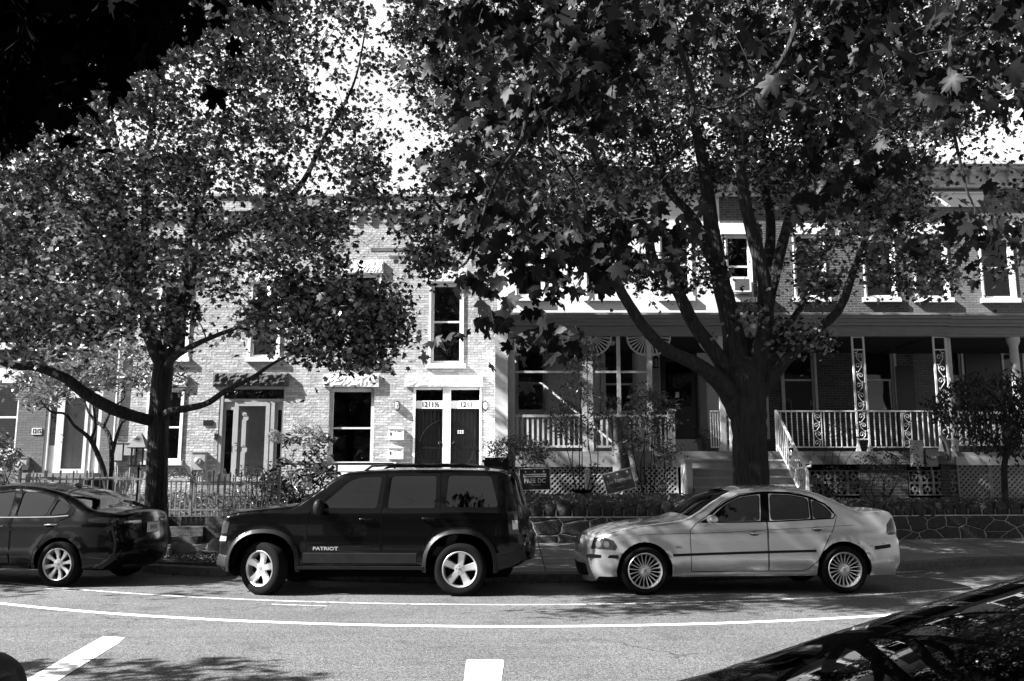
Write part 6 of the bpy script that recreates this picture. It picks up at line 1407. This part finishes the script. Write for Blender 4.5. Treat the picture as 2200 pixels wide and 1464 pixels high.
limbs = [[(Vector((-5.2, -2.0, 0)), .3), (Vector((-5, -1.6, 3)), .22), (Vector((-3.6, .8, 4.6)), .10), (Vector((-2.0, 2.6, 4.3)), .05), (Vector((-1.4, 3.3, 4.0)), .02)]]
cl = [Vector((-8.1 + random.uniform(-1.6, 1.4), 5.6 + random.uniform(-1.4, .7), 4.1 + random.uniform(-.4, .6))) for _ in range(130)] + in_poly_samples([(-150, -250), (430, -250), (370, 10), (300, 80), (200, 120), (120, 170), (60, 230), (0, 260), (-150, 230)], 190, (2.5, 3.9))
tree('maple_tree', 'black silhouetted leaves of a very near tree in the top left corner', (-5.2, -2.0, 0), limbs, cl, 'shaded_leaf', .085, 20, .15, tpl=MAPLE_BIG, twig_r=.005, up=.3, droop=.8, maxr=.015, fall=.3)  # leaf colour made black to stand for the shade under the canopy
# small multi-stem tree in front of 1215
MY = 20.6
limbs = [PX([(232, 1075, .075), (222, 1010, .065), (200, 955, .055), (185, 935, .05), (160, 915, .035), (140, 890, .03), (110, 885, .025), (88, 862, .015)], MY, -.5),
  PX([(238, 1075, .07), (240, 1000, .06), (238, 950, .055), (225, 920, .045), (200, 900, .035), (180, 860, .025), (170, 800, .015)], MY, .4),
  PX([(240, 980, .05), (250, 940, .04), (265, 905, .03), (300, 895, .02)], MY, -.4), PX([(222, 920, .035), (240, 880, .028), (268, 850, .02), (255, 800, .014)], MY, .7), PX([(195, 945, .035), (205, 915, .03), (200, 870, .02)], MY, -.6)]
cl = in_poly_samples([(30, 800), (60, 770), (160, 740), (300, 730), (400, 770), (420, 840), (390, 850), (330, 820), (230, 830), (130, 860), (60, 880), (25, 850)], 170, (19.4, 21.8))
tree('magnolia_tree', 'small crooked multi-stemmed tree with narrow leaves in the yard of number 1215', (P(235, 1075, MY).x, MY, .9), limbs, cl, 'shrub_leaf', .13, 22, .26, tpl=OVAL, twig_r=.007, maxr=.02)
MY = 18.6
limbs = [PX([(2160, 1080, .07), (2158, 1000, .06), (2170, 930, .05), (2150, 870, .03), (2110, 830, .02)], MY, -.4), PX([(2165, 960, .05), (2185, 900, .035), (2200, 840, .02)], MY, .4)]
cl = in_poly_samples([(1990, 880), (2030, 830), (2080, 800), (2160, 798), (2260, 810), (2260, 960), (2200, 990), (2120, 960), (2060, 930), (2010, 910)], 150, (17.8, 19.6))
tree('ornamental_tree', 'small dark weeping tree with a dense rounded crown at the right edge', (P(2160, 1080, MY).x, MY, .85), limbs, cl, 'dark_leaf', .12, 34, .24, tpl=OVAL, twig_r=.007, droop=1.2, maxr=.02)
def shrub(label, px, poly, Y, n, per, ls, crad, lm='shrub_leaf', tpl=OVAL, name='shrub', stems=4, zb_=.95, th=.6, cat='shrub', **k):
    b0 = P(px, 1080, Y); limbs = []; cx = sum(p[0] for p in poly) / len(poly); ty = min(p[1] for p in poly); 
    for i in range(stems):
        t = (i + .5) / stems - .5; w_ = max(p[0] for p in poly) - min(p[0] for p in poly); e = P(cx + t * w_ * .7, ty + 30 + abs(t) * 80, Y + random.uniform(-.3, .3)); b = Vector((b0.x + t * .15, Y, zb_)); limbs.append([(b, .013), (b.lerp(e, .3) + Vector((t * .25 + random.uniform(-.1, .1), 0, .05)), .011), (b.lerp(e, .65) + Vector((random.uniform(-.12, .12), .1, .05)), .008), (e, .004)])
    return tree(name, label, (b0.x, Y, zb_), limbs, in_poly_samples(poly, n, (Y - th / 2, Y + th / 2)), lm, ls, per, crad, tpl=tpl, twig_r=.005, maxr=.012, cat=cat, **k)
r = shrub('hydrangea bush with large white flower heads in front of the pale brick house', 640, [(575, 945), (640, 925), (700, 935), (715, 1000), (730, 1060), (700, 1110), (570, 1110), (560, 1050), (590, 1000)], 19.6, 60, 20, .17, .22, name='hydrangea_bush', stems=6, lm='maple_leaf')
pos = []
for (x, y) in [(588, 932), (600, 940), (640, 920), (655, 925), (680, 922), (690, 938), (672, 950), (703, 990), (625, 1018), (685, 1008), (660, 1035), (590, 938)]:
    c0 = P(x, y, 19.25); k = RNG.normal(0, 1, (170, 3)); k /= np.linalg.norm(k, axis=1)[:, None]; pos.append(np.array(c0) + k * np.array([.105, .105, .10]))
leaves('flower_heads', np.vstack(pos), .06, OVAL, 'petal', r, up=.2)
shrub('low spreading shrub with small pale leaves over the bin, left end of the porch yard', 1115, [(1045, 955), (1090, 935), (1150, 935), (1195, 950), (1190, 985), (1130, 1000), (1110, 980), (1060, 975)], 19.3, 80, 24, .082, .15, stems=5)
shrub('tall thin sapling with layered twigs in front of the white porch', 1246, [(1205, 750), (1250, 722), (1285, 750), (1290, 790), (1225, 800)], 19.4, 34, 26, .082, .15, stems=1, name='sapling', cat='sapling')
shrub('wide twiggy bush half-way up the sapling before the white railing', 1250, [(1180, 880), (1230, 800), (1270, 830), (1330, 860), (1300, 900), (1260, 960), (1230, 950), (1170, 910)], 19.5, 75, 24, .085, .16, stems=5)
shrub('tall rose bush with a few pale blooms left of the porch steps', 1395, [(1330, 900), (1370, 830), (1400, 815), (1450, 860), (1455, 950), (1420, 1000), (1390, 960), (1340, 980)], 19.5, 110, 24, .088, .17, stems=6)
shrub('low dark shrub behind the bird bath, against the lattice', 1250, [(1200, 985), (1290, 990), (1310, 1030), (1270, 1060), (1200, 1045)], 19.9, 30, 16, .06, .14, lm='dark_leaf', stems=4)
shrub('thin-stemmed shrub beside the alarm sign, against the lattice', 1395, [(1360, 990), (1440, 985), (1450, 1040), (1380, 1050)], 19.8, 18, 14, .06, .13, stems=6)
shrub('dark shrub in front of the pierced block screen', 1890, [(1840, 960), (1900, 940), (1970, 960), (1990, 1010), (1900, 1060), (1830, 1040)], 19.7, 70, 18, .07, .16, lm='dark_leaf', stems=5)
shrub('thin rose stems rising in front of the iron railing left of the scrolled post', 1790, [(1735, 930), (1790, 905), (1850, 900), (1860, 950), (1810, 960)], 19.8, 26, 13, .06, .14, stems=4)
shrub('low weedy bush by the gas meter', 1780, [(1720, 1030), (1800, 1000), (1850, 1040), (1790, 1070), (1730, 1065)], 19.4, 34, 16, .08, .16, stems=5)
shrub('dense dark bush at the left edge beside the iron fence', 5, [(-60, 920), (20, 925), (35, 970), (30, 1040), (-60, 1060)], 20.0, 60, 22, .12, .2, lm='shrub_leaf', stems=5)
shrub('leafy weeds growing through the iron fence right of the gate', 560, [(500, 1010), (560, 970), (590, 1000), (600, 1100), (500, 1100)], 19.0, 34, 14, .08, .16, stems=5)
# plants in the pots
for (pr, c0), n in zip(pots, (26, 14)): leaves('potted_plant', np.array([(c0.x, c0.y, ZP + .42)]) + RNG.normal(0, 1, (n * 5, 3)) * .10, .08, OVAL, 'shrub_leaf', pr)
# uncountable small growth and litter
def scatter(name, label, poly, Y, zf, n, ls, lm, tpl=OVAL, h=.12, **k):
    pts = []
    while len(pts) < n:
        x = random.uniform(poly[0], poly[1]); y = random.uniform(*Y) if not callable(Y) else Y(x) + random.uniform(0, 1) ** 1.5 * 1.2; pts.append((x, y, zf(x, y) + random.uniform(0, h)))
    return tag(leaves(name, pts, RNG.uniform(ls * .5, ls * 1.2, n), tpl, lm, None, **k), label, 'plants', kind='stuff')
scatter('garden_groundcover', 'low leafy ground cover along the top of the stone walls', (-.7, 11.5), lambda x: WALL(x) + .12, lambda x, y: .88, 14000, .075, 'shrub_leaf', h=.26)
scatter('porch_bed_plants', 'mixed low bushy plants in the bed below the white porch lattice', (.0, 6.3), (18.4, 20.5), lambda x, y: .9, 5200, .11, 'shrub_leaf', h=.34)
scatter('yard_weeds', 'low weeds in the yards behind the iron fences', (-11, -1), (18.6, 23), lambda x, y: .74 + (y - 18.3) * .065, 6500, .10, 'shrub_leaf', h=.26)
scatter('garden_grass', 'tufts of long grass blades at the foot of the lattice', (.1, 6.5), (18.2, 20.6), lambda x, y: .92, 5000, .28, 'shrub_leaf', tpl=BLADE, h=.05, up=.0, droop=-1.4)
scatter('planting_strip_plants', 'sparse weeds and leaf litter in the planting strip under the trees', (-7.5, -3.2), lambda x: KERB(x) + .25, lambda x, y: .20 + (y - KERB(x)) * .04, 4200, .05, 'litter', h=.05)
pts = []
for _ in range(2600):
    x = random.uniform(-7, 10.5); pts.append((x, KERB(x) - abs(random.gauss(0, .12)) - .01, .012))
tag(leaves('leaf_litter', pts, RNG.uniform(.015, .045, len(pts)), OVAL, 'litter', None, up=2, droop=0), 'dry leaf litter lying in the gutter along the kerb', 'litter', kind='stuff')

# ------------------------------------------------------------ houses across the street, behind the photographer (seen only in reflections)
for i, x0 in enumerate((-24, -12, 0, 12)):
    r = empty('brick_house', (x0 + 6, -13, 0), ['leftmost','second','third','rightmost'][i] + ' grey brick row house on the photographer\'s side of the street', 'house', 'houses across the street'); ops = [(x0 + 1.2 + k * 2.6, x0 + 2.2 + k * 2.6, z, z + 1.8) for k in range(4) for z in (1.6, 5.2)]
    o = wall('wall', x0, x0 + 11.98, 0, 9.0 + .4 * (i % 2), 0, [], MT['brick_grey'], r); M = Matrix.Translation((2 * x0 + 11.98, -13, 0)) @ Matrix.Rotation(PI, 4, 'Z'); o.data.transform(M)
    for a, c, d, e in ops:
        b = MB(); b.box(a - .1, c + .1, -13 + .004, -12.94, d - .1, e + .1); f = b.build('window', MT['off_white'], r); b = MB(); b.box(a, c, -12.938, -12.93, d, e); b.build('pane', MT['black_paint'], f)
